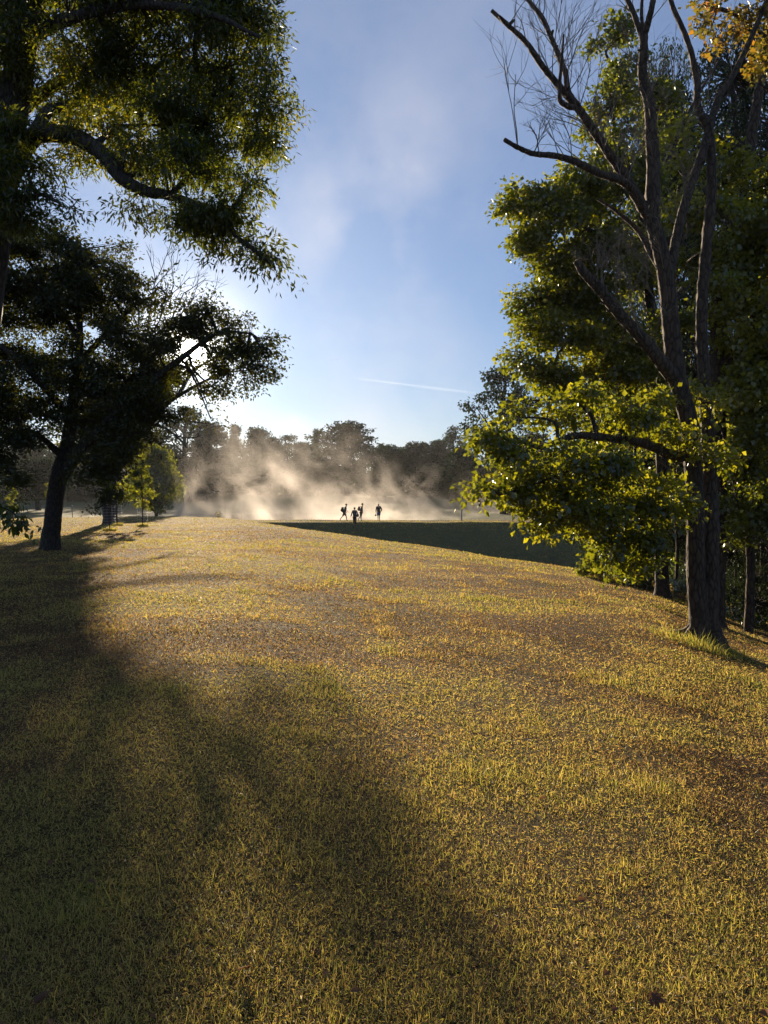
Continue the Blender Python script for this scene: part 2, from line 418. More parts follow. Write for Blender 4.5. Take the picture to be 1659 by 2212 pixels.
# ------------------------------------------------------------------ grass
def make_grass():
    ramp_pts = [(0.0, (0.05, 0.026, 0.014)), (0.18, (0.25, 0.145, 0.07)), (0.42, (0.42, 0.295, 0.12)), (0.6, (0.40, 0.33, 0.10)), (0.8, (0.25, 0.25, 0.06)), (1.0, (0.09, 0.13, 0.022))]
    m = bpy.data.materials.new('grass_blades'); m.use_nodes = True
    t = NT(m.node_tree)
    at = t.n('ShaderNodeAttribute', attribute_name='tint')
    c = t.ramp(at.outputs['Fac'], ramp_pts)
    df = t.n('ShaderNodeBsdfDiffuse'); t.l(c, df.inputs['Color'])
    mul = t.n('ShaderNodeMix', data_type='RGBA', blend_type='MULTIPLY'); mul.inputs['Factor'].default_value = 1
    t.l(c, mul.inputs['A']); mul.inputs['B'].default_value = (1.8, 1.75, 1.0, 1)
    tr = t.n('ShaderNodeBsdfTranslucent'); t.l(mul.outputs['Result'], tr.inputs['Color'])
    gl = t.n('ShaderNodeBsdfGlossy'); gl.inputs['Roughness'].default_value = 0.36
    m1 = t.n('ShaderNodeMixShader'); m1.inputs[0].default_value = 0.5
    t.l(df.outputs[0], m1.inputs[1]); t.l(tr.outputs[0], m1.inputs[2])
    m2 = t.n('ShaderNodeMixShader'); m2.inputs[0].default_value = 0.025
    t.l(m1.outputs[0], m2.inputs[1]); t.l(gl.outputs[0], m2.inputs[2])
    o = t.n('ShaderNodeOutputMaterial'); t.l(m2.outputs[0], o.inputs['Surface'])
    N = 900000
    Y = np.exp(rng.uniform(math.log(1.7), math.log(82), N))
    X = rng.uniform(-0.64, 0.64, N) * (Y + 0.6)
    nm = 240000                                   # the lawn goes on to both sides of the view
    Ym = np.exp(rng.uniform(math.log(1.2), math.log(40), nm)) - .6; sm = np.where(rng.random(nm) < .5, -1, 1)
    Xm = sm * (0.63 * (np.maximum(Ym, 0) + 0.6) + rng.random(nm) ** 1.5 * 6.0)
    X = np.concatenate((X, Xm)); Y = np.concatenate((Y, Ym))
    # rim of the dam, its lit fringe
    ne = 26000
    Y = np.concatenate((Y, rng.uniform(74.5, 81.5, ne))); X = np.concatenate((X, rng.uniform(-24, 30, ne)))
    nf = 40000; Y = np.concatenate((Y, rng.uniform(60, 75.5, nf))); X = np.concatenate((X, rng.uniform(-8, 30, nf)))
    # tufts: pull part of the blades towards clump centres
    tuft = vnoise(X * 1.3, Y * 1.3, 23)
    nb = len(X)
    src = rng.integers(0, nb, nb); mv = (Y < 25) & (rng.random(nb) < 0.30)
    src = np.where(rng.random(nb) < 0.5, (src // 40) * 40, src)
    sg = np.clip(Y[src] * 0.006, .015, .06)
    X = np.where(mv, X[src] + rng.normal(0, 1, nb) * sg, X); Y = np.where(mv, Y[src] + rng.normal(0, 1, nb) * sg, Y)
    # keep the hidden dip empty
    Dl = np.interp(np.clip(X / np.maximum(Y, 2), -1.15, 1.15), _u, D_TAB)
    keep = (Y < Dl + 5) | (Y > 73.5) | (np.arange(len(Y)) >= len(Y) - nf)
    X, Y, tuft = X[keep], Y[keep], tuft[keep]
    n = len(X)
    Z = ground(X, Y)
    p1 = vnoise(X * 0.33 + 3, Y * 0.33, 31) * 0.55 + vnoise(X * 1.1, Y * 1.1, 32) * 0.3 + vnoise(X * 3.5, Y * 3.5, 33) * 0.15
    fine = vnoise(X * 6.0, Y * 6.0, 34)
    # where bare brown thatch shows, where the green grows thick
    green = np.clip((p1 - 0.44) * 4.2 + 0.45 + (X > 3) * np.clip((X - 3) / 8, 0, 1) * 0.25 + np.clip((-X - 6) / 6, 0, 1) * 0.2, 0, 1)
    tint = 0.13 + 0.42 * green + rng.normal(0, 0.16, n)
    r_ = rng.random(n)
    tint = np.where(r_ < 0.10, rng.uniform(0.0, 0.2, n), tint)
    tint = np.where(r_ > 0.93, rng.uniform(0.72, 1.0, n), tint)
    tint = np.clip(tint, 0, 1)
    L = (0.014 + 0.012 * tuft + 0.012 * fine * green) * rng.lognormal(0, 0.38, n)
    long_ = rng.random(n) < 0.012
    worn = np.clip((vnoise(X * 0.8 + 5, Y * 0.8, 41) * .6 + vnoise(X * 2.7, Y * 2.7, 42) * .4 - 0.56) * 6, 0, 1)
    L = L * (1 - .30 * worn); tint = np.clip(tint - .18 * worn, 0, 1)
    lush = np.clip((vnoise(X * 1.7 + 2, Y * 1.7 + 8, 43) - 0.66) * 6, 0, 1)
    L = L * (1 + .8 * lush); tint = np.clip(tint + .2 * lush, 0, 1)
    L = np.where(long_, L * 2.0, L)
    tint = np.where(long_, np.clip(rng.normal(0.68, 0.12, n), 0, 1), tint)
    L = L * np.clip(1 + (Y - 4) * 0.012, 0.9, 1.5)
    Wd = 0.0021 * np.clip(Y / 3.4, 0.9, 10) * rng.uniform(0.7, 1.5, n)
    Wd = np.where(long_, Wd * 1.5, Wd)
    lean = np.abs(rng.normal(1.05, 0.5, n)); az = rng.uniform(0, 2 * np.pi, n)
    hx, hy = np.cos(az), np.sin(az)
    fa = rng.uniform(0, 2 * np.pi, n)
    sx, sy = np.cos(fa), np.sin(fa)
    P = np.stack((X, Y, Z - 0.004), -1)
    d1 = np.stack((hx * np.sin(lean * 0.6), hy * np.sin(lean * 0.6), np.cos(lean * 0.6)), -1)
    l2 = np.minimum(lean * 1.7, 1.9)
    d2 = np.stack((hx * np.sin(l2), hy * np.sin(l2), np.cos(l2)), -1)
    S = np.stack((sx, sy, np.zeros(n)), -1) * Wd[:, None] * 0.5
    mid = P + d1 * (L * 0.55)[:, None]; tip = mid + d2 * (L * 0.5)[:, None]
    V = np.stack((P - S, P + S, mid + S * 0.8, mid - S * 0.8, tip), 1).reshape(-1, 3)
    b = (np.arange(n) * 5)[:, None]
    F = np.concatenate((b + np.array((0, 1, 2, 3)), b + np.array((3, 2, 4))), 1).ravel()
    sizes = np.tile((4, 3), n)
    nk = 320000
    Yk = np.exp(rng.uniform(math.log(1.7), math.log(45), nk)); Xk = rng.uniform(-0.64, 0.64, nk) * (Yk + 0.6)
    Xk[::5] = np.sign(Xk[::5]) * (.63 * (Yk[::5] + .6) + rng.random(len(Xk[::5])) ** 1.5 * 6)
    Zk = ground(Xk, Yk) + rng.random(nk) ** 1.5 * .035
    sk = np.clip(Yk / 3.4, .8, 3.2)
    Ak = rng.standard_normal((nk, 3)) * np.array((1, 1, .6)); Nk = rng.standard_normal((nk, 3)) + np.array((0, 0, .5))
    Vk, Fk = leaf_faces(np.stack((Xk, Yk, Zk), -1), Ak, Nk, .016 * sk ** .8 * rng.uniform(.6, 1.6, nk), .0023 * sk * rng.uniform(.6, 1.5, nk), .3)
    pk = vnoise(Xk * 0.33 + 3, Yk * 0.33, 31) * 0.55 + vnoise(Xk * 1.1, Yk * 1.1, 32) * 0.3 + vnoise(Xk * 3.5, Yk * 3.5, 33) * 0.15
    tk = np.clip(.08 + .5 * np.clip((pk - .44) * 4 + .45, 0, 1) + rng.normal(0, .2, nk), 0, .8)
    F = np.concatenate((F, (Fk + len(V)).ravel())); V = np.concatenate((V, Vk)); sizes = np.concatenate((sizes, np.full(len(Fk), 3)))
    me = np_mesh('grass', V, F, sizes, {'tint': np.concatenate((np.repeat(tint, 2), np.repeat(tk, 2)))})
    tag(mesh_obj('grass', me, m), 'short dry mown grass, straw brown and green, over the sunlit slope', 'grass', kind='stuff')
    return m
M_GRASS = make_grass()

def grass_tuft(name, x, y, rad, n, length, label, cat, group=None, tlo=0.55, thi=1.0, width=0.006):
    r = rng.random(n) ** 0.7 * rad; a = rng.uniform(0, 2 * np.pi, n)
    X, Y = x + r * np.cos(a), y + r * np.sin(a)
    Z = ground(X, Y)
    L = length * rng.lognormal(-0.15, 0.35, n)
    lean = np.abs(rng.normal(0.35, 0.3, n)) + r / max(rad, .01) * 0.35
    az = a + rng.normal(0, 0.9, n)
    fa = rng.uniform(0, 2 * np.pi, n)
    P = np.stack((X, Y, Z - 0.01), -1)
    def dr(l): return np.stack((np.cos(az) * np.sin(l), np.sin(az) * np.sin(l), np.cos(l)), -1)
    S = np.stack((np.cos(fa), np.sin(fa), 0 * fa), -1) * (width * rng.uniform(.6, 1.4, n) * 0.5)[:, None]
    mid = P + dr(lean * .6) * (L * .55)[:, None]; tip = mid + dr(np.minimum(lean * 2.0, 2.0)) * (L * .5)[:, None]
    V = np.stack((P - S, P + S, mid + S * .85, mid - S * .85, tip), 1).reshape(-1, 3)
    b = (np.arange(n) * 5)[:, None]
    F = np.concatenate((b + np.array((0, 1, 2, 3)), b + np.array((3, 2, 4))), 1).ravel()
    org = np.array((x, y, gz(x, y)))
    me = np_mesh(name, V - org, F, np.tile((4, 3), n), {'tint': np.repeat(rng.uniform(tlo, thi, n), 2)})
    return tag(mesh_obj(name, me, M_GRASS, loc=org), label, cat, group)

# ------------------------------------------------------------------ trees
class Crown:
    def __init__(s):
        s.V, s.F, s.T, s.n = [], [], [], 0
    def add(s, V, F, tint):
        s.V.append(V); s.F.append(F + s.n); s.T.append(tint); s.n += len(V)
    def clumps(s, C, per, rc, L, W, tint0, tsd, rg, flat=0.5, droop=0.35, fold=0.25, holes=()):
        n = len(C)
        per = np.maximum(1, rg.poisson(per, n))
        idx = np.repeat(np.arange(n), per); k = len(idx)
        sz = rg.uniform(0.65, 1.35, n)[idx][:, None]
        off = unit(rg.standard_normal((k, 3))) * (rg.random((k, 1)) ** 0.5) * np.array((1, 1, flat)) * rc * sz
        off[:, 2] -= droop * rc * (np.linalg.norm(off[:, :2], axis=1) / rc) ** 2 * 0.5
        P = C[idx] + off
        A = unit(off) * 0.7 + rg.standard_normal((k, 3)) * 0.65 + np.array((0, 0, -droop))
        N = np.array((0, 0, 1.0)) * 0.75 + rg.standard_normal((k, 3)) * 0.6
        ct = np.clip(rg.normal(0, tsd, n), -2.2 * tsd, 2.2 * tsd)
        tint = np.clip(tint0 + ct[idx] + rg.normal(0, 0.10, k), 0, 1)
        ok = np.ones(k, bool)
        for (hc, hr) in holes:          # open gaps between the boughs
            d_ = hc / np.linalg.norm(hc); q = P - np.array((0, 0, EYE))
            perp = np.linalg.norm(q - (q @ d_)[:, None] * d_, axis=1)
            ok &= perp > hr * rg.uniform(0.75, 1.3, k)
        P, A, N, tint = P[ok], A[ok], N[ok], tint[ok]
        k = len(P)
        sc_ = rg.uniform(0.5, 1.4, k)
        V, F = leaf_faces(P, A, N, L * sc_, W * sc_, fold)
        s.add(V, F, np.repeat(tint, 2))
    def mesh(s, name, origin):
        return np_mesh(name, np.vstack(s.V) - np.asarray(origin), np.vstack(s.F), None, {'tint': np.concatenate(s.T)})

def blob_points(c, r, n, rg, shell=0.45, sub=True):
    """clump centres inside a lumpy ellipsoid, gathered into boughs with gaps between"""
    def pts(k):
        d_ = unit(rg.standard_normal((k, 3)))
        f = rg.random(k) ** (1 / 3.0)
        f = np.where(rg.random(k) < shell, 0.70 + 0.30 * rg.random(k), f)
        ax = unit(rg.standard_normal((5, 3)))
        lump = 1 + 0.16 * np.sum(np.cos(4.0 * (d_ @ ax.T) + np.arange(5)), axis=1) / 2.2
        return d_ * (f * lump)[:, None]
    if sub and n > 12:
        k = max(6, int(n / 6))
        q = pts(k) * 0.92
        idx = rg.integers(0, k, n)
        sz = rg.uniform(.16, .42, k)[idx][:, None]
        p = q[idx] + unit(rg.standard_normal((n, 3))) * rg.random((n, 1)) ** .5 * sz * np.array((1, 1, .7))
    else:
        p = pts(n)
    return np.asarray(c) + p * np.asarray(r)

def sample_poly(pts, step=0.25):
    P = np.asarray(pts, float); out = [P[0]]
    for a, b in zip(P[:-1], P[1:]):
        k = max(1, int(np.linalg.norm(b - a) / step))
        out += [a + (b - a) * (i + 1) / k for i in range(k)]
    return np.array(out)

def F_poly(lst, D):
    """list of (px,py[,dD]) -> world points"""
    return [FP(q[0], q[1], D + (q[2] if len(q) > 2 else 0)) for q in lst]

def px2m(w_, D): return w_ / FOC * D

def photo_tree(name, label, cat, base_xy, trunk, limbs, blobs, total, per, rc, L, W, lmat, bmat, D, seed, tint0=0.4, tsd=0.16,
               holes=(), droop=0.35, flat=0.5, group=None, twig_r=0.011, extra_wood=None, limb_parts=None, fold=0.25, branch_r=0.05):
    """tree with limbs and boughs set out to the photograph's proportions; trunk/limbs: (points, radii)"""
    rg = np.random.default_rng(seed)
    bx, by = base_xy
    base = np.array((bx, by, gz(bx, by)))
    root = empty(name, base, label, cat, group)
    wood = Acc(); skel = []
    tp, tr = trunk
    wood.tube(tp, tr, seg=16, sub=8, rough=0.05, seed=seed)
    skel.append(sample_poly(tp[len(tp) // 2:]))
    for k, (lp, lr) in enumerate(limbs):
        if limb_parts and k in limb_parts:
            a = Acc(); a.tube(lp, lr, seg=10, sub=8, rough=0.11, seed=seed + k)
            mesh_obj('limb', a.mesh('limb', base), bmat, root)
        else:
            wood.tube(lp, lr, seg=9, sub=8, rough=0.10, seed=seed + k)
        skel.append(sample_poly(lp))
    if extra_wood: extra_wood(wood, rg)
    if blobs:
        S = np.vstack(skel)
        wts = np.array([(b[1][0] * b[1][1] * b[1][2]) ** (2 / 3) * (b[2] if len(b) > 2 else 1.0) for b in blobs])
        wts /= wts.sum()
        cr = Crown()
        for (b, wt) in zip(blobs, wts):
            c, r = np.asarray(b[0]), np.asarray(b[1])
            i0 = np.argmin(np.linalg.norm(S - c, axis=1) + 0.0)
            p0 = S[i0]; dist = np.linalg.norm(c - p0)
            if dist > 0.3:
                mid = (p0 + c) / 2 + rg.standard_normal(3) * 0.12 * dist + np.array((0, 0, 0.10 * dist))
                wood.tube([p0, mid, c], [branch_r, branch_r * .7, branch_r * 0.35], seg=6, sub=4, rough=0.05, seed=seed, cap=False)
                Sb = np.vstack((S, sample_poly([mid, c])))
            else:
                Sb = S
            n = max(2, int(total * wt))
            C = blob_points(c, r, n, rg)
            near = np.linalg.norm(Sb[None, :, :] - C[:, None, :], axis=2)
            near += 0.25 * np.abs(Sb[None, :, 2] - C[:, None, 2])
            i1 = near.argmin(1); Q = Sb[i1]; ln = np.linalg.norm(C - Q, axis=1)
            wood.twigs(Q, C, twig_r * (0.8 + 0.5 * np.minimum(ln, 2)), twig_r * 0.35, sag=0.16, seed=seed + 5)
            cr.clumps(C, per, rc, L, W, tint0 + (b[3] if len(b) > 3 else 0), tsd, rg, flat=flat, droop=droop, holes=holes, fold=fold)
        mesh_obj('crown', cr.mesh('crown', base), lmat, root)
    mesh_obj('trunk', wood.mesh('trunk', base), bmat, root)
    return root

def FB(px, py, rx, ry, D, depth, wt=1.0, dt=0.0):
    return (FP(px, py, D), (px2m(rx, D), depth, px2m(ry, D)), wt, dt)

def twig_fan(acc, p0, d0, length, r, rg, depth=0, maxd=4):
    """bare branching twigs"""
    d0 = d0 / np.linalg.norm(d0)
    n = 4
    pts = [p0]; d = d0.copy()
    for i in range(n):
        d = d + rg.standard_normal(3) * 0.10 + np.array((0, 0, 0.03)); d /= np.linalg.norm(d)
        pts.append(pts[-1] + d * length / n)
    acc.tube(pts, np.linspace(r, r * 0.5, n + 1), seg=5 if r > 0.012 else 3, sub=2, rough=0.03, seed=int(rg.integers(1e6)), cap=False)
    if depth >= maxd: return
    k = rg.integers(2, 4) + (1 if depth == 0 else 0)
    for i in range(k):
        q = rg.uniform(0.35, 1.0); j = min(n - 1, int(q * n))
        bp_ = pts[j] + (pts[j + 1] - pts[j]) * (q * n - j if q < 1 else 1)
        side = rg.standard_normal(3); side -= d * (side @ d); side /= np.linalg.norm(side)
        twig_fan(acc, bp_, d * 1.0 + side * rg.uniform(0.35, 0.75), length * rg.uniform(0.45, 0.7), r * 0.55, rg, depth + 1, maxd)

def sun_gap(px, py, D, rF):
    return (FP(px, py, D) - np.array((0, 0, EYE)), px2m(rF, D))

# ---- big ash whose boughs hang in at the upper left
D0 = 13.0
tb = FP(-120, 1360, D0); tb[2] = gz(tb[0], tb[1])
tp = [tb - np.array((0, 0, 0.2)), tb + np.array((0, 0, 0.35))] + F_poly([(-85, 1000), (-45, 700), (-8, 450), (12, 330), (35, 190), (62, 20), (80, -160), (95, -360)], D0)
limbs = [
    (F_poly([(0, 420), (28, 372, -.2), (69, 301, -.6), (122, 289, -1), (175, 301, -1.2), (228, 338, -1.4), (260, 382, -1.5), (309, 411, -1.6), (366, 423, -1.7), (450, 455, -1.8), (520, 520, -1.9)], D0), [.16, .15, .14, .13, .12, .11, .10, .085, .07, .04, .02]),
    (F_poly([(60, 312, -.5), (102, 244, -.5), (134, 232, -.4), (210, 205, 0), (300, 170, .4), (390, 110, .6), (480, 70, .8)], D0), [.11, .09, .08, .07, .055, .04, .02]),
    (F_poly([(20, 260), (110, 190, .6), (230, 120, 1.2), (350, 40, 1.6), (450, -20, 1.8)], D0), [.12, .10, .08, .05, .03]),
    (F_poly([(50, 90), (150, 40, -.8), (300, 10, -1.5), (450, 30, -2), (560, 80, -2.2)], D0), [.11, .09, .07, .05, .02]),
    (F_poly([(300, 170, .4), (400, 200, .2), (500, 240, 0), (590, 260, -.2)], D0), [.05, .045, .035, .02]),
    (F_poly([(10, 330), (-80, 240, .5), (-200, 180, 1)], D0), [.12, .09, .05]),
    (F_poly([(-10, 480), (40, 440, -.8), (90, 420, -1.4), (130, 440, -1.8)], D0), [.07, .05, .03, .015]),
]
blobs = [FB(*a) for a in [
    (110, 40, 150, 110, 13, 1.6), (280, 40, 130, 100, 12.5, 1.6), (430, 40, 120, 80, 12.5, 1.5), (525, 40, 70, 60, 12, 1.0, 0.9),
    (480, 150, 120, 80, 12.5, 1.4), (570, 205, 58, 75, 12.3, .9, 1.0, .12), (330, 160, 110, 70, 13, 1.4), (190, 150, 90, 70, 12.5, 1.3, 1, .2), (90, 170, 80, 80, 13, 1.2, .8, .1),
    (560, 300, 70, 45, 12.2, .8, 1, .1), (450, 270, 110, 70, 12.3, 1.3), (350, 270, 90, 60, 12.3, 1.1), (250, 290, 60, 45, 12, .9, .8, .25), (150, 270, 70, 40, 12, .8, .8, .3),
    (330, 350, 70, 45, 11.8, .9, 1, .15), (430, 370, 90, 60, 11.6, 1.0), (180, 340, 60, 35, 11.8, .7, .6, .1), (60, 370, 60, 45, 12, .8, .8), (105, 420, 45, 35, 11.6, .6, .7), (60, 445, 50, 35, 11.6, .6, .9), (10, 400, 60, 60, 11.8, .8, 1), (0, 470, 60, 40, 11.6, .7, 1), (15, 300, 60, 60, 12, 1, 1),
    (430, 440, 75, 50, 11.3, .9), (520, 430, 55, 60, 11.2, .7, 1, .08), (470, 500, 70, 50, 11.2, .8, .9, .08), (545, 530, 45, 40, 11.1, .5, .8), (300, 440, 45, 25, 11.4, .5, .8), (595, 580, 22, 18, 11.1, .25, .6), (390, 480, 45, 30, 11.2, .5, .7),
    (-80, 100, 100, 140, 13, 1.5), (-110, 320, 90, 80, 13, 1.3), (-60, -150, 160, 140, 13, 1.8), (180, -160, 200, 120, 13, 1.8), (430, -120, 170, 110, 12.5, 1.5), (560, -30, 60, 50, 12, .8, .8)]]
photo_tree('ash_tree', 'tall dark ash at the left edge, its boughs of narrow leaves arching overhead', 'tree', (tb[0], tb[1]), (tp, [.52, .40, .35, .32, .29, .27, .24, .20, .17, .12]), limbs, blobs,
           2700, 54, .36, .098, .028, M_ASH, M_DBARK, D0, 101, tint0=.34, tsd=.17, droop=.55, flat=.6, twig_r=.008)

# ---- broad oak low on the left, the sun behind it
D1 = 25.0
b1 = FP(108, 1197, D1); b1[2] = gz(b1[0], b1[1])
tp = [b1 - np.array((0, 0, .2)), b1 + np.array((0.02, 0, .25))] + F_poly([(113, 1130), (120, 1070), (128, 1020), (145, 960), (155, 880), (168, 800), (172, 710), (165, 620), (180, 540)], D1)
limbs = [
    (F_poly([(128, 1040), (165, 985, -.3), (200, 945, -.6), (250, 895, -.9), (320, 830, -1.0), (390, 775, -1.0), (470, 720, -.8), (540, 720, -.6)], D1), [.19, .18, .17, .15, .12, .09, .06, .03]),
    (F_poly([(150, 900), (90, 830, -.5), (20, 760, -.9), (-80, 700, -1)], D1), [.13, .11, .08, .04]),
    (F_poly([(168, 790), (230, 720, .5), (290, 660, .9), (330, 640, 1)], D1), [.11, .09, .06, .03]),
    (F_poly([(170, 730), (110, 640, .4), (60, 560, .8), (20, 520, 1)], D1), [.10, .07, .05, .03]),
    (F_poly([(135, 985), (80, 940, -.8), (20, 930, -1.5), (-60, 950, -2)], D1), [.12, .09, .06, .03]),
    (F_poly([(250, 895, -.9), (262, 960, -1.2), (255, 1020, -1.6), (240, 1070, -1.8)], D1), [.06, .045, .03, .012]),
]
blobs = [FB(*a) for a in [
    (90, 560, 120, 75, 25, 2.2, 1.2), (195, 570, 90, 75, 25, 2.0, 1.2), (50, 650, 120, 70, 25, 2.2, 1.0), (235, 650, 75, 60, 25, 1.8, 1.1), (140, 640, 80, 60, 25, 2, 1.2),
    (270, 720, 80, 55, 25, 1.8, 1.1), (20, 760, 80, 50, 25, 2, 1.0), (160, 790, 100, 60, 25, 2, 1.1), (40, 840, 100, 80, 25, 2.2, 1.2), (170, 870, 100, 70, 25, 2.0, 1.2), (270, 820, 90, 80, 24.6, 2.0, 1.3), (330, 870, 60, 60, 24, 1.4, 1.1),
    (345, 760, 60, 70, 24.4, 1.4, 1.1), (390, 690, 70, 45, 24.4, 1.3, 1.0), (470, 700, 75, 50, 24.2, 1.2, 1.0), (555, 735, 48, 48, 24.2, .9, .9), (505, 775, 65, 34, 24, .9, 1.0), (555, 800, 45, 36, 23.8, .7, .9), (580, 785, 22, 30, 23.8, .5, .8), (530, 840, 34, 14, 23.8, .4, .6), (475, 848, 50, 24, 24, .7, .8), (448, 872, 26, 11, 23.8, .4, .5), (465, 785, 50, 36, 24.3, .9, 1.0), (430, 715, 50, 30, 24.4, .9, .8), (410, 800, 30, 20, 24, .6, .6), (455, 904, 22, 10, 23.6, .3, .4, .4), (180, 650, 60, 50, 25, 1.5, .7), (120, 700, 50, 30, 25, 1.3, .6), (10, 500, 60, 50, 24, 1.4, 1.1), (-40, 600, 70, 100, 24, 2, 1.0), (20, 880, 60, 60, 24, 1.4, 1.0),
    (365, 640, 45, 40, 25, .9, .5), (440, 650, 50, 25, 24.6, .7, .4),
    (270, 930, 70, 60, 24, 1.4, 1.2), (20, 950, 50, 60, 23.5, 1.2, 1.1), (20, 1020, 32, 40, 23, .8, 1.0), (-80, 900, 90, 130, 24, 2.2, 1.0), (-90, 700, 110, 120, 25, 2.4, 1.0), (200, 1010, 60, 45, 23.5, 1.0, 1.1), (262, 1000, 36, 36, 23.4, .7, .8), (235, 1055, 45, 24, 23.2, .6, .9), (205, 1100, 18, 10, 23.2, .3, .6), (90, 930, 60, 40, 24, 1.2, .8), (120, 850, 40, 30, 24, 0.8, .6, .4)]]
oak = photo_tree('oak_tree', 'broad dark oak with a bowed trunk, the low sun shining through its leaves', 'tree', (b1[0], b1[1]), (tp, [.40, .31, .27, .26, .25, .20, .17, .14, .11, .08, .04]), limbs, blobs,
           3300, 40, .50, .115, .058, M_OAK, M_DBARK, D1, 202, tint0=.35, tsd=.15, droop=.3,
           holes=[sun_gap(412, 750, 24, 21), sun_gap(440, 815, 24, 15), sun_gap(425, 757, 24, 14), sun_gap(180, 705, 25, 13), sun_gap(205, 716, 25, 12), sun_gap(150, 695, 25, 8), sun_gap(120, 955, 24, 12)])
a = Acc(); rg = np.random.default_rng(8)
ba = np.array((b1[0], b1[1], gz(b1[0], b1[1])))
for (x0, y0, x1, y1) in ((300, 715, 268, 560), (318, 725, 350, 540), (330, 720, 395, 570), (350, 730, 430, 600), (300, 700, 300, 590), (340, 722, 470, 640)):
    p0 = FP(x0, y0, 25.6); p1 = FP(x1, y1, 25.9 + rg.uniform(-.6, .6))
    twig_fan(a, p0, p1 - p0, np.linalg.norm(p1 - p0) * .72, .032, rg, 0, 3)
mesh_obj('dead_branch', a.mesh('dead_branch', ba), M_TWIG, oak)

# ---- second oak behind it
D1b = 50.0
b2 = FP(238, 1120, D1b); b2[2] = gz(b2[0], b2[1])
tp = [b2 - np.array((0, 0, .3)), b2 + np.array((0, 0, .4))] + F_poly([(236, 1080), (240, 1040), (255, 1000), (275, 960), (290, 900), (300, 840)], D1b)
photo_tree('shade_tree', 'dark low tree with a thick trunk right behind the caged saplings', 'tree', (b2[0], b2[1]), (tp, [.62, .46, .42, .40, .34, .28, .2, .1]),
           [(F_poly([(258, 1005), (278, 985), (292, 955), (320, 905), (350, 880), (383, 856, -.5), (441, 824, -1), (488, 805, -1.4), (530, 800, -1.6)], D1b), [.26, .24, .22, .2, .17, .13, .09, .06, .03]),
            (F_poly([(300, 930, 0), (328, 902, -.6), (360, 900, -.9), (390, 906, -1.2), (425, 912, -1.4), (457, 916, -1.5)], D1b), [.13, .11, .09, .07, .05, .02]),
            (F_poly([(310, 915, 0), (350, 922, -.5), (372, 935, -.8), (391, 953, -1.0), (404, 968, -1.1)], D1b), [.1, .08, .065, .045, .02]),
            (F_poly([(366, 930, -.7), (385, 942, -.8), (405, 946, -1), (427, 943, -1.2), (430, 930, -1.2)], D1b), [.05, .045, .035, .03, .015]),
            (F_poly([(383, 856, -.5), (420, 800, -.3), (480, 770, 0), (550, 770, .3)], D1b), [.12, .09, .06, .03]),
            (F_poly([(240, 1040), (215, 1000), (190, 960)], D1b), [.2, .15, .08])],
           [FB(*a) for a in [(240, 960, 55, 45, 50, 2.2), (190, 930, 60, 55, 50, 2.2), (275, 930, 45, 50, 50, 2.2), (285, 880, 55, 55, 50, 2.5), (230, 880, 70, 55, 50, 2.8), (310, 850, 45, 45, 50, 1.8, .9), (362, 795, 36, 34, 49.5, 1.6, .9), (360, 850, 40, 28, 49.5, 1.4, .8), (448, 836, 15, 10, 49, .8, .55), (404, 841, 11, 8, 49, .8, .8), (335, 885, 22, 14, 48.8, .9, .5), (335, 830, 30, 30, 49, 1.2, .8)]],  # the two tiny right-hand clumps are added to cast soft shade on the lawn
           900, 40, .75, .20, .11, M_OAK, M_DBARK, D1b, 303, tint0=.4, holes=[sun_gap(412, 750, 49, 16), sun_gap(440, 815, 49, 14), sun_gap(428, 756, 49, 12)])

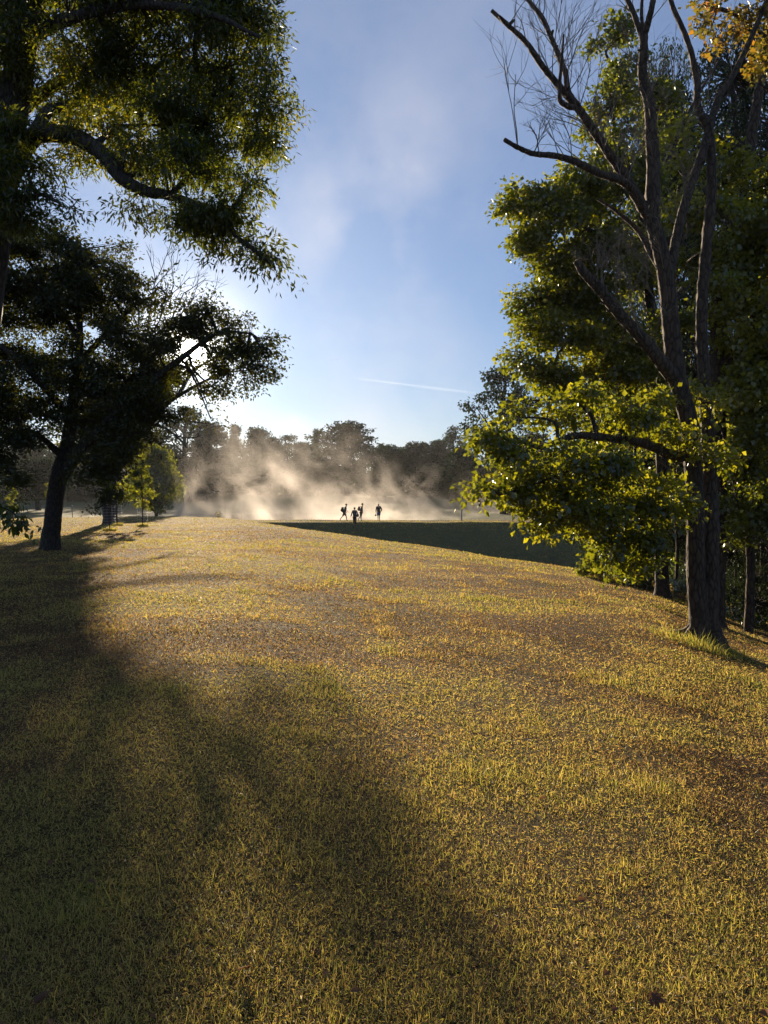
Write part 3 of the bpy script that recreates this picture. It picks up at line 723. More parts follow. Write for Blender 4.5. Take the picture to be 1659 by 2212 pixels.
# ---- twin stemmed maple on the right, half its limbs dead
D2 = 13.2
b3 = FP(1520, 1402, D2); b3[2] = gz(b3[0], b3[1])
wb = b3
tpA = [b3 + np.array((-.06, 0, -.2)), b3 + np.array((-.07, 0, .3))] + F_poly([(1504, 1250), (1502, 1100), (1497, 1000), (1488, 910), (1466, 830), (1455, 760), (1447, 680), (1440, 610), (1424, 530), (1404, 465)], D2)
rA = [.28, .18, .155, .148, .148, .15, .15, .15, .145, .14, .13, .12]
limbs2 = [
    # right stem
    ([b3 + np.array((.11, .05, -.25)), b3 + np.array((.10, .05, .3))] + F_poly([(1534, 1240, .1), (1534, 1080, .2), (1530, 950, .3), (1520, 800, .4), (1516, 680, .5), (1523, 570, .6), (1536, 440, .7), (1537, 340, .7), (1531, 280, .7), (1508, 231, .7), (1505, 170, .8), (1485, 88, .9), (1450, 5, 1), (1430, -80, 1)], D2), [.30, .19, .155, .142, .120, .105, .10, .095, .09, .082, .078, .068, .06, .05, .04, .02]),
    # broken limb to the left
    (F_poly([(1462, 825), (1434, 790, -.2), (1390, 735, -.4), (1340, 680, -.6), (1300, 630, -.7), (1262, 590, -.8), (1246, 563, -.8)], D2), [.12, .115, .105, .095, .085, .075, .07]),
    # long bare limb, upper left
    (F_poly([(1406, 475), (1385, 440), (1352, 385, -.1), (1322, 340, -.2), (1293, 298, -.3), (1270, 265, -.4), (1251, 237, -.4), (1205, 183, -.5), (1170, 140, -.6), (1137, 92, -.7), (1098, 55, -.8), (1062, 23, -.8)], D2), [.10, .095, .085, .08, .075, .07, .065, .055, .048, .042, .036, .03]),
    (F_poly([(1258, 247, -.4), (1228, 198, -.2), (1222, 160, -.1), (1209, 126, 0), (1190, 80, .1), (1171, 38, .2), (1140, -2, .3), (1110, -60, .3)], D2), [.055, .05, .048, .045, .042, .04, .036, .03]),
    (F_poly([(1248, 232, -.4), (1228, 230, -.5), (1211, 218, -.6), (1209, 190, -.6), (1213, 130, -.7), (1218, 74, -.7)], D2), [.05, .045, .04, .03, .022, .014]),
    # low bare limb with the blunt end
    (F_poly([(1400, 470), (1372, 420, -.3), (1345, 392, -.5), (1293, 374, -.8), (1236, 347, -1.0), (1195, 336, -1.1), (1152, 332, -1.2), (1118, 318, -1.3), (1089, 301, -1.3)], D2), [.075, .07, .065, .06, .052, .045, .04, .036, .032]),
    # central leader
    (F_poly([(1407, 480), (1410, 430), (1411, 343, .1), (1407, 290, .1), (1404, 229, .2), (1393, 190, .2), (1388, 153, .2), (1391, 110, .2), (1390, 72, .2)], D2), [.12, .115, .11, .10, .095, .088, .082, .075, .07]),
    (F_poly([(1390, 80, .2), (1400, 50, .1), (1407, 20, 0), (1415, -20, 0), (1430, -90, 0)], D2), [.06, .055, .05, .045, .03]),
    (F_poly([(1390, 85, .2), (1378, 55, .3), (1365, 20, .4), (1345, -20, .5), (1320, -80, .6)], D2), [.055, .05, .045, .04, .03]),
    (F_poly([(1389, 70, .2), (1386, 30, .2), (1388, -20, .2)], D2), [.035, .03, .025]),
    # limb to the right fork
    (F_poly([(1445, 600), (1460, 520, .2), (1478, 445, .3), (1497, 390, .5), (1516, 335, .6), (1531, 285, .7)], D2), [.09, .085, .08, .08, .075, .07]),
    (F_poly([(1531, 285, .7), (1550, 215, .8), (1582, 165, .9), (1615, 99, 1), (1640, 40, 1.1), (1668, -30, 1.2)], D2), [.07, .06, .055, .05, .045, .04]),
    # dead spar left of the leader
    (F_poly([(1440, 600), (1405, 545, .2), (1380, 500, .3), (1330, 455, .4), (1290, 430, .5)], D2), [.06, .05, .04, .03, .02]),
    # long low living limb
    (F_poly([(1488, 985), (1455, 984, -.2), (1401, 961, -.5), (1365, 951, -.7), (1332, 948, -.9), (1285, 943, -1.1), (1246, 941, -1.3), (1212, 950, -1.4), (1185, 962, -1.5), (1160, 966, -1.6), (1140, 957, -1.6), (1095, 950, -1.7)], D2), [.09, .085, .08, .075, .07, .062, .054, .046, .04, .034, .03, .02]),
    (F_poly([(1290, 943, -1.1), (1276, 896, -1), (1255, 878, -1), (1237, 866, -1), (1195, 862, -1), (1130, 868, -1)], D2), [.04, .035, .032, .03, .022, .012]),
    (F_poly([(1204, 950, -1.4), (1202, 920, -1.4), (1180, 905, -1.4), (1117, 901, -1.4)], D2), [.03, .026, .02, .012]),
    (F_poly([(1332, 948, -.9), (1290, 985, -1.2), (1240, 1010, -1.5), (1170, 1040, -1.8), (1080, 1070, -2)], D2), [.035, .03, .025, .018, .01]),
    (F_poly([(1490, 1120), (1440, 1100, -.6), (1370, 1090, -1.0), (1290, 1110, -1.4), (1220, 1120, -1.6)], D2), [.035, .03, .025, .018, .01]),
]
blobs2 = [FB(*a) for a in [
    (1060, 940, 50, 40, 11.6, .5, .8, .05), (1120, 985, 75, 55, 11.7, .7, .9), (1060, 1050, 50, 28, 11.5, .4, .8, .05), (1160, 1080, 60, 50, 11.5, .6, .9, .08), (1020, 1058, 24, 14, 11.4, .2, .6), (1110, 1060, 50, 35, 11.5, .5, .7),
    (1220, 1000, 80, 50, 11.8, .8, 1, .05), (1250, 1080, 80, 60, 11.7, .8, 1, .12), (1190, 1120, 50, 24, 11.5, .4, .7, .15), (1310, 1020, 80, 60, 12, .9, 1, .1), (1330, 1110, 80, 60, 12, .9, 1, .08), (1400, 1050, 60, 60, 12.3, .8, .9, .15), (1322, 1165, 46, 40, 12, .7, .9), (1275, 1145, 20, 16, 11.6, .3, .3, .1),
    (1400, 1140, 70, 50, 12.3, .8, .9), (1450, 1090, 40, 50, 12.6, .6, .8, .2), (1160, 880, 70, 28, 11.9, .5, .7, .1), (1250, 880, 70, 40, 12, .7, .7, .08), (1340, 900, 70, 40, 12.3, .8, .7, .1),
    (1420, 900, 50, 60, 12.8, .8, .6, .15), (1500, 960, 45, 40, 12.7, .4, .5, .35), (1545, 990, 40, 30, 12.9, .5, .5, .3), (1380, 1200, 50, 40, 12.4, .6, .8, .05), (1335, 1212, 26, 16, 12.2, .4, .6), (1180, 1145, 18, 10, 11.5, .2, .4, .2), (1560, 470, 40, 60, 15.6, .6, .5, .05), (1560, 610, 40, 60, 15.2, .5, .5, .05), (1520, 870, 40, 45, 13.2, .5, .5, .1)]]
def stubs_and_roots(wood, rg):
    for li in (0, 1, 2, 3, 5, 6, 10, 13):
        lp = sample_poly(limbs2[li][0], .08)
        for q_ in range(6):
            p_ = lp[int(rg.uniform(.1, .95) * (len(lp) - 1))]
            d_ = rg.standard_normal(3); d_ /= np.linalg.norm(d_); d_[2] = abs(d_[2]) * .6
            ln = rg.uniform(.08, .2)
            wood.tube([p_, p_ + d_ * ln * .6, p_ + d_ * ln], [.035, .026, .016], seg=6, sub=2, rough=.15, seed=int(rg.integers(1e6)))
    for k_ in range(9):
        a_ = k_ * .7 + rg.uniform(-.2, .2); c_ = b3 + np.array((.02 + (.10 if math.cos(a_) > 0 else -.09), .03, 0))
        ln = rg.uniform(.32, .6); x_, y_ = c_[0] + math.cos(a_) * ln, c_[1] + math.sin(a_) * ln
        xm, ym = c_[0] + math.cos(a_) * .2, c_[1] + math.sin(a_) * .2
        wood.tube([c_ + np.array((0, 0, .42)), np.array((xm, ym, gz(xm, ym) + .10)), np.array((x_, y_, gz(x_, y_) - .03))], [.11, .085, .03], seg=7, sub=4, rough=.1, seed=k_)
maple = photo_tree('maple_tree', 'twin stemmed maple at the right with bare broken upper limbs and a leafy low bough', 'tree', (b3[0], b3[1]), (tpA, rA), limbs2, blobs2,
           760, 27, .27, .09, .068, M_MAPLE, M_BARK, D2, 404, tint0=.45, tsd=.22, droop=.4, flat=.7, twig_r=.006, limb_parts={0, 1, 2, 5, 6, 13}, branch_r=.02, extra_wood=stubs_and_roots)
a = Acc(); rg = np.random.default_rng(18)
mb = np.array((b3[0], b3[1], gz(b3[0], b3[1])))
tw = [(1118, 318, 1110, 140, -1.3), (1152, 332, 1175, 260, -1.2), (1165, 335, 1160, 280, -1.2), (1205, 183, 1145, 95, -.5), (1170, 140, 1150, 60, -.6), (1250, 237, 1180, 180, -.4), (1209, 126, 1250, 40, 0), (1171, 38, 1200, -40, 0.1), (1222, 160, 1275, 60, -.1),
      (1228, 198, 1300, 110, -.2), (1270, 265, 1200, 235, -.4), (1293, 298, 1235, 250, -.3), (1293, 298, 1190, 200, -.2), (1293, 300, 1340, 180, -.3), (1322, 340, 1360, 240, -.2), (1352, 385, 1360, 290, -.1), (1236, 347, 1215, 270, -1), (1293, 374, 1270, 290, -.8), (1293, 374, 1190, 290, -.8),
      (1251, 237, 1290, 130, -.4), (1388, 153, 1320, 60, .2), (1404, 229, 1345, 140, .2), (1411, 343, 1440, 240, .1), (1411, 400, 1390, 300, .1), (1345, 392, 1330, 300, -.5), (1137, 92, 1130, 30, -.7), (1205, 183, 1230, 100, -.5),
      (1340, 680, 1360, 540, -.6), (1390, 735, 1385, 560, -.4), (1434, 790, 1400, 620, -.2), (1434, 790, 1330, 640, -.2), (1452, 700, 1380, 560, 0), (1448, 650, 1370, 500, .1), (1440, 610, 1400, 480, 0), (1300, 630, 1320, 520, -.7), (1390, 735, 1330, 600, -.4),
      (1478, 445, 1470, 300, .3), (1497, 390, 1440, 330, .5), (1531, 285, 1540, 120, .7), (1505, 170, 1460, 120, .8), (1582, 165, 1560, 80, .9), (1404, 229, 1420, 120, .2),
      (1401, 961, 1380, 880, -.5), (1332, 948, 1335, 860, -.9), (1285, 943, 1310, 860, -1.1), (1455, 984, 1400, 860, -.2), (1466, 830, 1420, 740, 0), (1497, 1090, 1440, 1010, 0), (1495, 1100, 1420, 1060, 0)]
for li, cnt in ((2, 16), (3, 15), (5, 9), (6, 9), (7, 5), (8, 6), (1, 8), (10, 6)):
    lp = sample_poly(limbs2[li][0], .1)
    for q_ in range(cnt):
        i_ = int(rg.uniform(.12, .97) * (len(lp) - 1))
        dv = np.array((rg.normal(-.15, .45), rg.normal(0, .45), rg.uniform(.35, 1.1)))
        twig_fan(a, lp[i_], dv, rg.uniform(.45, 1.25), .0085, rg, 0, 2)
for (x0, y0, x1, y1, dd) in tw:
    p0 = FP(x0, y0, D2 + dd); p1 = FP(x1, y1, D2 + dd + rg.uniform(-.5, .5))
    twig_fan(a, p0, p1 - p0, np.linalg.norm(p1 - p0) * .85, .011, rg, 0, 3)
mesh_obj('dead_twigwork', a.mesh('dead_twigwork', mb), M_TWIG, maple)

# ---- slimmer maple behind it, trunk standing in the undergrowth
D3 = 22.0
b4 = FP(1430, 1287, D3); b4[2] = gz(b4[0], b4[1])
tp = [b4 - np.array((0, 0, .2)), b4 + np.array((0, 0, .3))] + F_poly([(1428, 1180), (1432, 1080), (1428, 960), (1420, 820), (1410, 700), (1395, 560), (1390, 420), (1395, 300), (1410, 180)], D3)
limbs = [(F_poly([(1420, 800), (1350, 720, .3), (1270, 650, .5), (1190, 590, .6), (1130, 560, .7)], D3), [.13, .11, .08, .05, .02]),
         (F_poly([(1424, 900), (1330, 860, -.5), (1230, 830, -1), (1150, 810, -1.3)], D3), [.11, .08, .05, .02]),
         (F_poly([(1400, 600), (1320, 530, -.4), (1230, 470, -.8), (1150, 430, -1)], D3), [.11, .08, .05, .02]),
         (F_poly([(1410, 700), (1500, 600, .5), (1580, 520, .8), (1660, 480, 1)], D3), [.12, .09, .06, .03]),
         (F_poly([(1392, 450), (1450, 330, .5), (1500, 220, .8), (1560, 120, 1)], D3), [.10, .07, .05, .02]),
         (F_poly([(1390, 430), (1340, 320, .4), (1320, 230, .6), (1320, 140, .6)], D3), [.09, .06, .04, .02])]
blobs = [FB(*a) for a in [
    (1130, 450, 50, 55, 21.5, 1.4, .8), (1190, 480, 80, 70, 21.5, 1.8, 1), (1140, 540, 35, 40, 21.6, 1.0, .7), (1230, 420, 70, 60, 21.6, 1.6, .9), (1270, 500, 80, 70, 21.6, 1.8), (1160, 640, 50, 55, 22, 1.5, .8), (1220, 600, 80, 70, 22, 1.8), (1290, 620, 80, 80, 22, 1.8, 1, .05),
    (1170, 710, 55, 45, 21.6, 1.4, .8), (1240, 720, 80, 60, 21.5, 1.8, 1, .12), (1320, 730, 80, 70, 21.8, 1.8, 1, .12), (1120, 770, 40, 26, 20.8, .9, .6), (1180, 810, 70, 45, 20.8, 1.5, .9, .08), (1260, 810, 80, 60, 21, 1.8, 1, .15), (1350, 820, 80, 70, 21.5, 1.8, 1, .1),
    (1310, 350, 60, 70, 22.5, 1.6, .8, -.1), (1300, 250, 35, 50, 22.6, 1.2, .7, -.1), (1340, 180, 45, 70, 22.7, 1.4, .8, -.12), (1350, 430, 70, 70, 22.3, 1.8, .9, -.1), (1330, 90, 45, 50, 22.8, 1.2, .7, -.12), (1400, 260, 60, 90, 23, 1.8, .6, -.1), (1370, 560, 70, 70, 22, 1.8, .9, -.05),
    (1300, 900, 70, 50, 20.5, 1.6, .8, .1), (1400, 900, 70, 60, 21.4, 1.6, .8, .05), (1440, 700, 60, 80, 21.2, 1.4, .5, 0.0), (1330, 1040, 70, 70, 20.8, 1.5, .7), (1318, 1175, 40, 45, 20.5, 1.0, .7), (1285, 1110, 25, 36, 20.6, .7, .5), (1330, 1230, 25, 16, 20.4, .7, .5)]]
photo_tree('maple_tree', 'leafy maple whose slim dark trunk rises just left of and behind the twin stemmed one', 'tree', (b4[0], b4[1]), (tp, [.34, .20, .18, .17, .165, .16, .15, .13, .11, .08, .04]), limbs, blobs,
           2050, 32, .44, .12, .09, M_MAPLE, M_DBARK, D3, 505, tint0=.40, tsd=.22, droop=.35, flat=.6, twig_r=.010)

# ---- leaning maple at the right edge, turning yellow and orange
D4 = 17.5
x4 = FP(1545, 1300, D4); b5 = np.array((x4[0], x4[1], gz(x4[0], x4[1])))
tp = [b5 - np.array((0, 0, .2)), b5 + np.array((0, 0, .3))] + F_poly([(1550, 1150), (1552, 980), (1550, 800), (1552, 650), (1562, 534), (1580, 480), (1597, 439), (1614, 351), (1632, 242), (1652, 110), (1665, -40), (1672, -200)], D4)
limbs = [(F_poly([(1555, 620), (1600, 540, .4), (1660, 490, .8), (1740, 450, 1)], D4), [.10, .08, .06, .03]), (F_poly([(1552, 800), (1610, 740, -.5), (1680, 700, -1), (1760, 690, -1.3)], D4), [.10, .08, .06, .03]),
         (F_poly([(1552, 900), (1600, 850, -.8), (1650, 840, -1.4)], D4), [.08, .06, .03]), (F_poly([(1614, 351), (1560, 300, -.5), (1500, 260, -.9)], D4), [.05, .04, .02]),
         (F_poly([(1652, 110), (1600, 40, -.3), (1540, 10, -.6)], D4), [.05, .04, .02]), (F_poly([(1560, 540), (1520, 500, -.6), (1480, 480, -1)], D4), [.06, .045, .02])]
blobs = [FB(*a) for a in [
    (1620, 700, 60, 80, 16.5, 1.2, 1, .3), (1590, 620, 50, 60, 16.6, 1.0, .9, .2), (1640, 560, 50, 70, 17, 1.2, .9, .15), (1600, 480, 50, 50, 16.8, 1, .7, .22), (1500, 440, 60, 50, 16.5, .9, .6, .25), (1560, 400, 50, 50, 17, 1, .5, .2), (1470, 380, 30, 50, 16.8, .6, .35, .4), (1455, 310, 30, 50, 16.9, .6, .35, .45),
    (1640, 820, 50, 80, 16.2, 1.1, 1, .15), (1590, 850, 50, 60, 16.2, 1.0, .8, .2), (1640, 950, 50, 80, 16, 1.1, 1, .0), (1600, 990, 50, 60, 16.2, .9, .7, .1), (1640, 1080, 45, 70, 16, 1.0, .9, -.05), (1720, 800, 90, 160, 16.5, 1.8, .9), (1740, 560, 100, 140, 17, 1.8, .9), (1730, 1050, 80, 110, 16.5, 1.6, .9), (1600, 1120, 40, 50, 16.4, .8, .6),
    (1650, 400, 50, 90, 17.4, 1.1, .8, .1), (1520, 560, 50, 70, 17, .9, .6, .1), (1510, 330, 50, 40, 16.9, .7, .4, .3)]]
photo_tree('maple_tree', 'maple leaning right at the picture edge with bright yellow green leaves', 'tree', (b5[0], b5[1]), (tp, [.34, .21, .19, .18, .17, .165, .15, .145, .14, .125, .11, .09, .07, .04]), limbs, blobs,
           1500, 27, .36, .10, .08, M_MAPLE, M_BARK, D4, 606, tint0=.45, tsd=.2, droop=.4, flat=.6, twig_r=.008, branch_r=.03)
D5 = 15.5
x5 = FP(1760, 1330, D5); b6 = np.array((x5[0], x5[1], gz(x5[0], x5[1])))
tp = [b6 - np.array((0, 0, .2)), b6 + np.array((0, 0, .3))] + F_poly([(1762, 1000), (1755, 700), (1745, 400), (1730, 150), (1720, -50)], D5)
photo_tree('orange_maple', 'orange leaved maple spray hanging in at the top right corner', 'tree', (b6[0], b6[1]), (tp, [.3, .2, .18, .15, .12, .08, .04]),
           [(F_poly([(1735, 220), (1680, 110, -.3), (1600, 40, -.8), (1520, 10, -1)], D5), [.06, .05, .03, .015]), (F_poly([(1740, 320), (1690, 220, -.4), (1640, 180, -.7)], D5), [.05, .04, .02]), (F_poly([(1725, 0), (1640, -60, -.4), (1560, -100, -.6)], D5), [.05, .04, .02])],
           [FB(*a) for a in [(1560, 50, 50, 35, 14.6, .6, .8), (1510, 20, 40, 30, 14.6, .5, .7), (1620, 40, 45, 55, 14.7, .7, 1), (1650, 120, 35, 45, 14.8, .6, .8), (1590, -60, 90, 60, 14.8, .9), (1535, 65, 25, 20, 14.6, .4, .6, -.3), (1700, 60, 60, 90, 15, 1.0)]],
           130, 20, .28, .095, .075, M_ORANGE, M_BARK, D5, 707, tint0=.5, tsd=.25, flat=.6, twig_r=.006, branch_r=.02)

# ---- woodland and background trees: a few crowns are modelled, then varied
def proto_tree(kind, seed):
    """crown and trunk meshes of a tree 1 high, base at the origin"""
    rg = np.random.default_rng(seed)
    wood, cr = Acc(), Crown()
    if kind == 'pine':
        wood.tube([(0, 0, -.02), (0, 0, .05), (.005, 0, .5), (0, 0, .97)], [.022, .016, .010, .002], seg=7, sub=4, seed=seed)
        C, q0 = [], []
        for k in range(210):
            z = .16 + .82 * rg.random() ** .9; rr = .21 * (1 - z) ** .75 * rg.uniform(.55, 1.15) + .012; a_ = rg.uniform(0, 6.283)
            for f in (.45, .75, 1.0):
                C.append((rr * f * math.cos(a_), rr * f * math.sin(a_), z - .05 * f * rr / .2)); q0.append((0, 0, z))
        C = np.array(C); wood.twigs(np.array(q0)[2::3], C[2::3], .004, .001, seed=seed)
        cr.clumps(C, 11, .045, .036, .009, .42, .14, rg, flat=.4, droop=.1)
        return wood.mesh('trunk'), cr.mesh('crown', (0, 0, 0)), M_PINE, M_DBARK
    spec = {
        'round': dict(n=16, lo=.30, hi=.86, rad=.27, br=(.12, .19), cl=620, per=17, rc=.042, L=.030, W=.021),
        'tall': dict(n=15, lo=.24, hi=.90, rad=.17, br=(.09, .15), cl=560, per=17, rc=.040, L=.028, W=.020),
        'sparse': dict(n=17, lo=.30, hi=.93, rad=.22, br=(.06, .11), cl=360, per=14, rc=.036, L=.024, W=.015),
        'wood': dict(n=22, lo=.10, hi=.90, rad=.26, br=(.10, .16), cl=2100, per=20, rc=.026, L=.0085, W=.006),
        'bushy': dict(n=16, lo=.12, hi=.82, rad=.34, br=(.14, .21), cl=640, per=17, rc=.046, L=.032, W=.022),
    }[kind]
    top = .62 if kind != 'bushy' else .4
    tp = np.array([(0, 0, -.03), (0, 0, .03), (rg.normal(0, .01), rg.normal(0, .01), .25), (rg.normal(0, .02), rg.normal(0, .02), top), (rg.normal(0, .03), rg.normal(0, .03), .9)])
    wood.tube(tp, [.04, .028, .022, .014, .003], seg=8, sub=5, seed=seed)
    for k in range(spec['n']):
        f = k / (spec['n'] - 1)
        z = spec['lo'] + (spec['hi'] - spec['lo']) * f
        env = math.sin(math.pi * (0.14 + 0.80 * f)) ** .8
        a_ = k * 2.4 + rg.uniform(-.4, .4); rr = spec['rad'] * env * rg.uniform(.55, 1.05)
        if k == spec['n'] - 1: rr *= .2
        c = np.array((rr * math.cos(a_), rr * math.sin(a_), z + rg.uniform(-.03, .03)))
        br = rg.uniform(*spec['br']) * (.75 + .4 * env)
        h0 = max(.16, z - rr * .9 - .05)
        p0 = np.array((0, 0, min(h0, .8)))
        wood.tube([p0, (p0 + c) / 2 + np.array((0, 0, -.01)), c], [.010, .007, .003], seg=5, sub=3, seed=seed + k, cap=False)
        C = blob_points(c, (br, br, br * .8), spec['cl'] // spec['n'], rg, shell=.6, sub=False)
        wood.twigs(np.tile(c, (len(C), 1)), C, .0022, .0008, seed=seed + k)
        cr.clumps(C, spec['per'], spec['rc'], spec['L'], spec['W'], .42, .16, rg, flat=.6, droop=.3)
    return wood.mesh('trunk'), cr.mesh('crown', (0, 0, 0)), M_FAR, M_DBARK

PROTO = {}
for i, (kd, sd) in enumerate((('round', 1), ('round', 2), ('tall', 3), ('tall', 4), ('sparse', 5), ('sparse', 6), ('bushy', 7), ('bushy', 8), ('pine', 9), ('pine', 10), ('wood', 11), ('wood', 12))):
    tm, cm, lm, bm_ = proto_tree(kd, 900 + sd)
    tm.materials.append(bm_); cm.materials.append(lm)
    PROTO.setdefault(kd, []).append((tm, cm))

def far_tree(kind, px, top, D, width, label, name, group, v=0, base_z=None, rot=None):
    x = (px - CX) / FOC * D
    z = gz(x, D) if base_z is None else base_z
    h = FP(px, top, D)[2] - z
    tm, cm = PROTO[kind][v % len(PROTO[kind])]
    nat = {'round': .74, 'tall': .54, 'sparse': .60, 'bushy': .95, 'pine': .42, 'wood': .72}[kind]
    sx = px2m(width, D) / nat if width else h
    root = empty(name, (x, D, z), label, 'tree', group)
    root.rotation_euler = (0, 0, rot if rot is not None else random.uniform(0, 6.28))
    root.scale = (sx, sx, h)
    for nm, me in (('trunk', tm), ('crown', cm)):
        ob = bpy.data.objects.new(nm, me); COL.objects.link(ob); ob.parent = root
    return root

G_FAR = 'trees of the wood beyond the pond'
far_list = [
    ('bushy', -140, 905, 225, 170, 'dim tree at the far left edge behind the ash trunk'),
    ('round', -40, 930, 235, 130, 'dim blue grey tree seen left of the oak trunk by the frame edge'),
    ('round', 82, 985, 150, 110, 'misty tree on the shaded lawn with its trunk left of the bowed oak trunk'),
    ('bushy', 60, 940, 260, 140, 'pale hazy tree behind the misty lawn tree at left'),
    ('round', 165, 950, 250, 120, 'hazy tree just right of the bowed oak trunk'),
    ('bushy', 245, 960, 255, 120, 'hazy tree behind the trunk of the dark low shade tree'),
    ('round', 320, 925, 258, 110, 'pale tree behind the yellow green round tree, left of the sparse one'),
    ('sparse', 403, 868, 250, 120, 'tall thin crowned tree below the sun with sky showing through'),
    ('tall', 455, 905, 262, 80, 'pale tree between the thin crowned one and the first pine'),
    ('pine', 509, 915, 250, 62, 'pointed pine rising out of the steam, left of the two rounded tops'),
    ('bushy', 480, 960, 240, 130, 'tree in front of the pointed pine, half lost in the steam'),
    ('round', 556, 914, 256, 66, 'narrow rounded tree top just right of the pointed pine'),
    ('tall', 588, 938, 248, 50, 'small dark top leaning on the narrow rounded tree'),
    ('sparse', 618, 934, 250, 66, 'thin open tree top over the tallest steam plume'),
    ('round', 655, 950, 255, 66, 'low tree top between the thin open one and the spiky pine'),
    ('pine', 684, 925, 240, 40, 'spiky pine touching the left side of the big round tree'),
    ('round', 748, 904, 215, 118, 'big dark round topped tree, the tallest above the walkers'),
    ('bushy', 690, 985, 205, 110, 'olive tree low in front of the big round tree, in the steam'),
    ('round', 838, 956, 225, 72, 'dark rounded tree directly right of the big round tree'),
    ('tall', 868, 962, 235, 50, 'narrow tree above the rightmost walker'),
    ('round', 900, 950, 230, 84, 'broad tree with dark stems in the middle of the right group'),
    ('tall', 945, 945, 228, 60, 'upright tree right of the broad dark stemmed one'),
    ('sparse', 978, 921, 222, 66, 'thin feathery tree top above the pole on the dam'),
    ('bushy', 1005, 955, 150, 90, 'fresh green tree just behind the pole on the dam'),
    ('bushy', 830, 1005, 200, 90, 'low bushy tree behind the two left walkers, right of the olive one'),
    ('bushy', 930, 1000, 190, 110, 'low bushy tree at the end of the sunlit strip of grass'),
    ('bushy', 560, 985, 225, 120, 'brownish tree behind the middle of the steam'),
    ('bushy', 620, 1000, 210, 100, 'low tree inside the tallest steam plume'),
    ('bushy', 410, 985, 215, 110, 'shadowy tree right behind the yellow green round tree'),
    ('bushy', 340, 1000, 230, 100, 'shadowy low tree left behind the yellow green round tree'),
    ('bushy', 150, 1010, 215, 120, 'dark low growth behind the small post on the far lawn'),
    ('bushy', 20, 1010, 205, 120, 'dark low growth behind the leftmost sapling'),
    ('bushy', 1060, 1000, 165, 110, 'dark tree between the pole and the lone trunk on the bank'),
    ('tall', 1150, 930, 160, 90, 'tree behind the lone bank tree, under the long low bough'),
    ('bushy', 1170, 985, 130, 130, 'bushy tree right of the lone trunk on the bank'),
    ('round', 1250, 940, 140, 120, 'tree behind the leafy low bough of the twin stemmed maple'),
    ('bushy', 1290, 1010, 110, 130, 'bushy tree closing the bank at the end of the dam'),
]
for i, (kd, px, top, D, wd, lab) in enumerate(far_list):
    far_tree(kd, px, top, D, wd * (1.1 if kd == 'pine' else 1.38), lab, 'pine_tree' if kd == 'pine' else 'broadleaf_tree', G_FAR, v=i)
rt = far_tree('round', 337, 950, 94, 120, 'round tree with sunlit yellow green top behind the caged sapling', 'broadleaf_tree', None, v=1)
for ch in rt.children:
    if ch.name.startswith('crown'):
        ch.data = ch.data.copy(); ch.data.materials.clear(); ch.data.materials.append(M_MAPLE)  # brighter leaf colour stands in for sunlight on this crown
lone = far_tree('sparse', 1089, 782, 94, 185, 'lone tall tree with a dark trunk on the sunlit bank beyond the dam', 'broadleaf_tree', None, v=1)

G_WOOD = 'trees of the dark wood on the right'
wood_list = [
    ('wood', 1590, 30, 31, 560, 'tall dark tree filling the background behind the twin stemmed maple'),
    ('wood', 1440, 70, 34, 300, 'dark tree behind the central leader of the twin stemmed maple'),
    ('wood', 1640, 640, 23, 360, 'dark leafy tree low at the right edge behind the leaning maple'),
    ('wood', 1520, 760, 30, 380, 'shadowy bushy tree behind the twin trunks'),
    ('wood', 1390, 800, 38, 340, 'shadowy bushy tree deep behind the slim maple trunk'),
    ('wood', 1700, 900, 19, 330, 'black leafed tree in the lower right of the wood'),
    ('wood', 1760, 200, 27, 320, 'tall dark tree beyond the right picture edge'),
    ('wood', 1330, 700, 55, 260, 'dark round tree at the end of the dam behind the leafy maple'),
    ('wood', 1450, 960, 48, 300, 'low dark tree closing the wood behind the slim trunk'),
    ('wood', 1600, 1010, 36, 300, 'low dark tree closing the wood right of the twin trunks'),
]
for i, (kd, px, top, D, wd, lab) in enumerate(wood_list):
    far_tree(kd, px, top, D, wd, lab, 'broadleaf_tree', G_WOOD, v=i)
rg = np.random.default_rng(71)
n = 5200
ux = rg.uniform(-.62, .33, n); Yb = 252 + rg.uniform(-4, 9, n) - np.clip((ux - .02) * 330, 0, 95)
C = np.stack((ux * Yb, Yb, np.zeros(n)), -1)
C[:, 2] = ground(C[:, 0], C[:, 1]) + rg.random(n) ** 1.3 * (5.5 + 4.5 * vnoise(C[:, 0] * .12, C[:, 1] * .05, 44))
cr = Crown(); cr.clumps(C, 11, 1.1, .75, .55, .35, .15, rg, flat=.8)
tag(mesh_obj('understorey', cr.mesh('understorey', (0, 0, 0)), M_FAR), 'dark continuous undergrowth closing the foot of the far wood', 'undergrowth', kind='stuff')
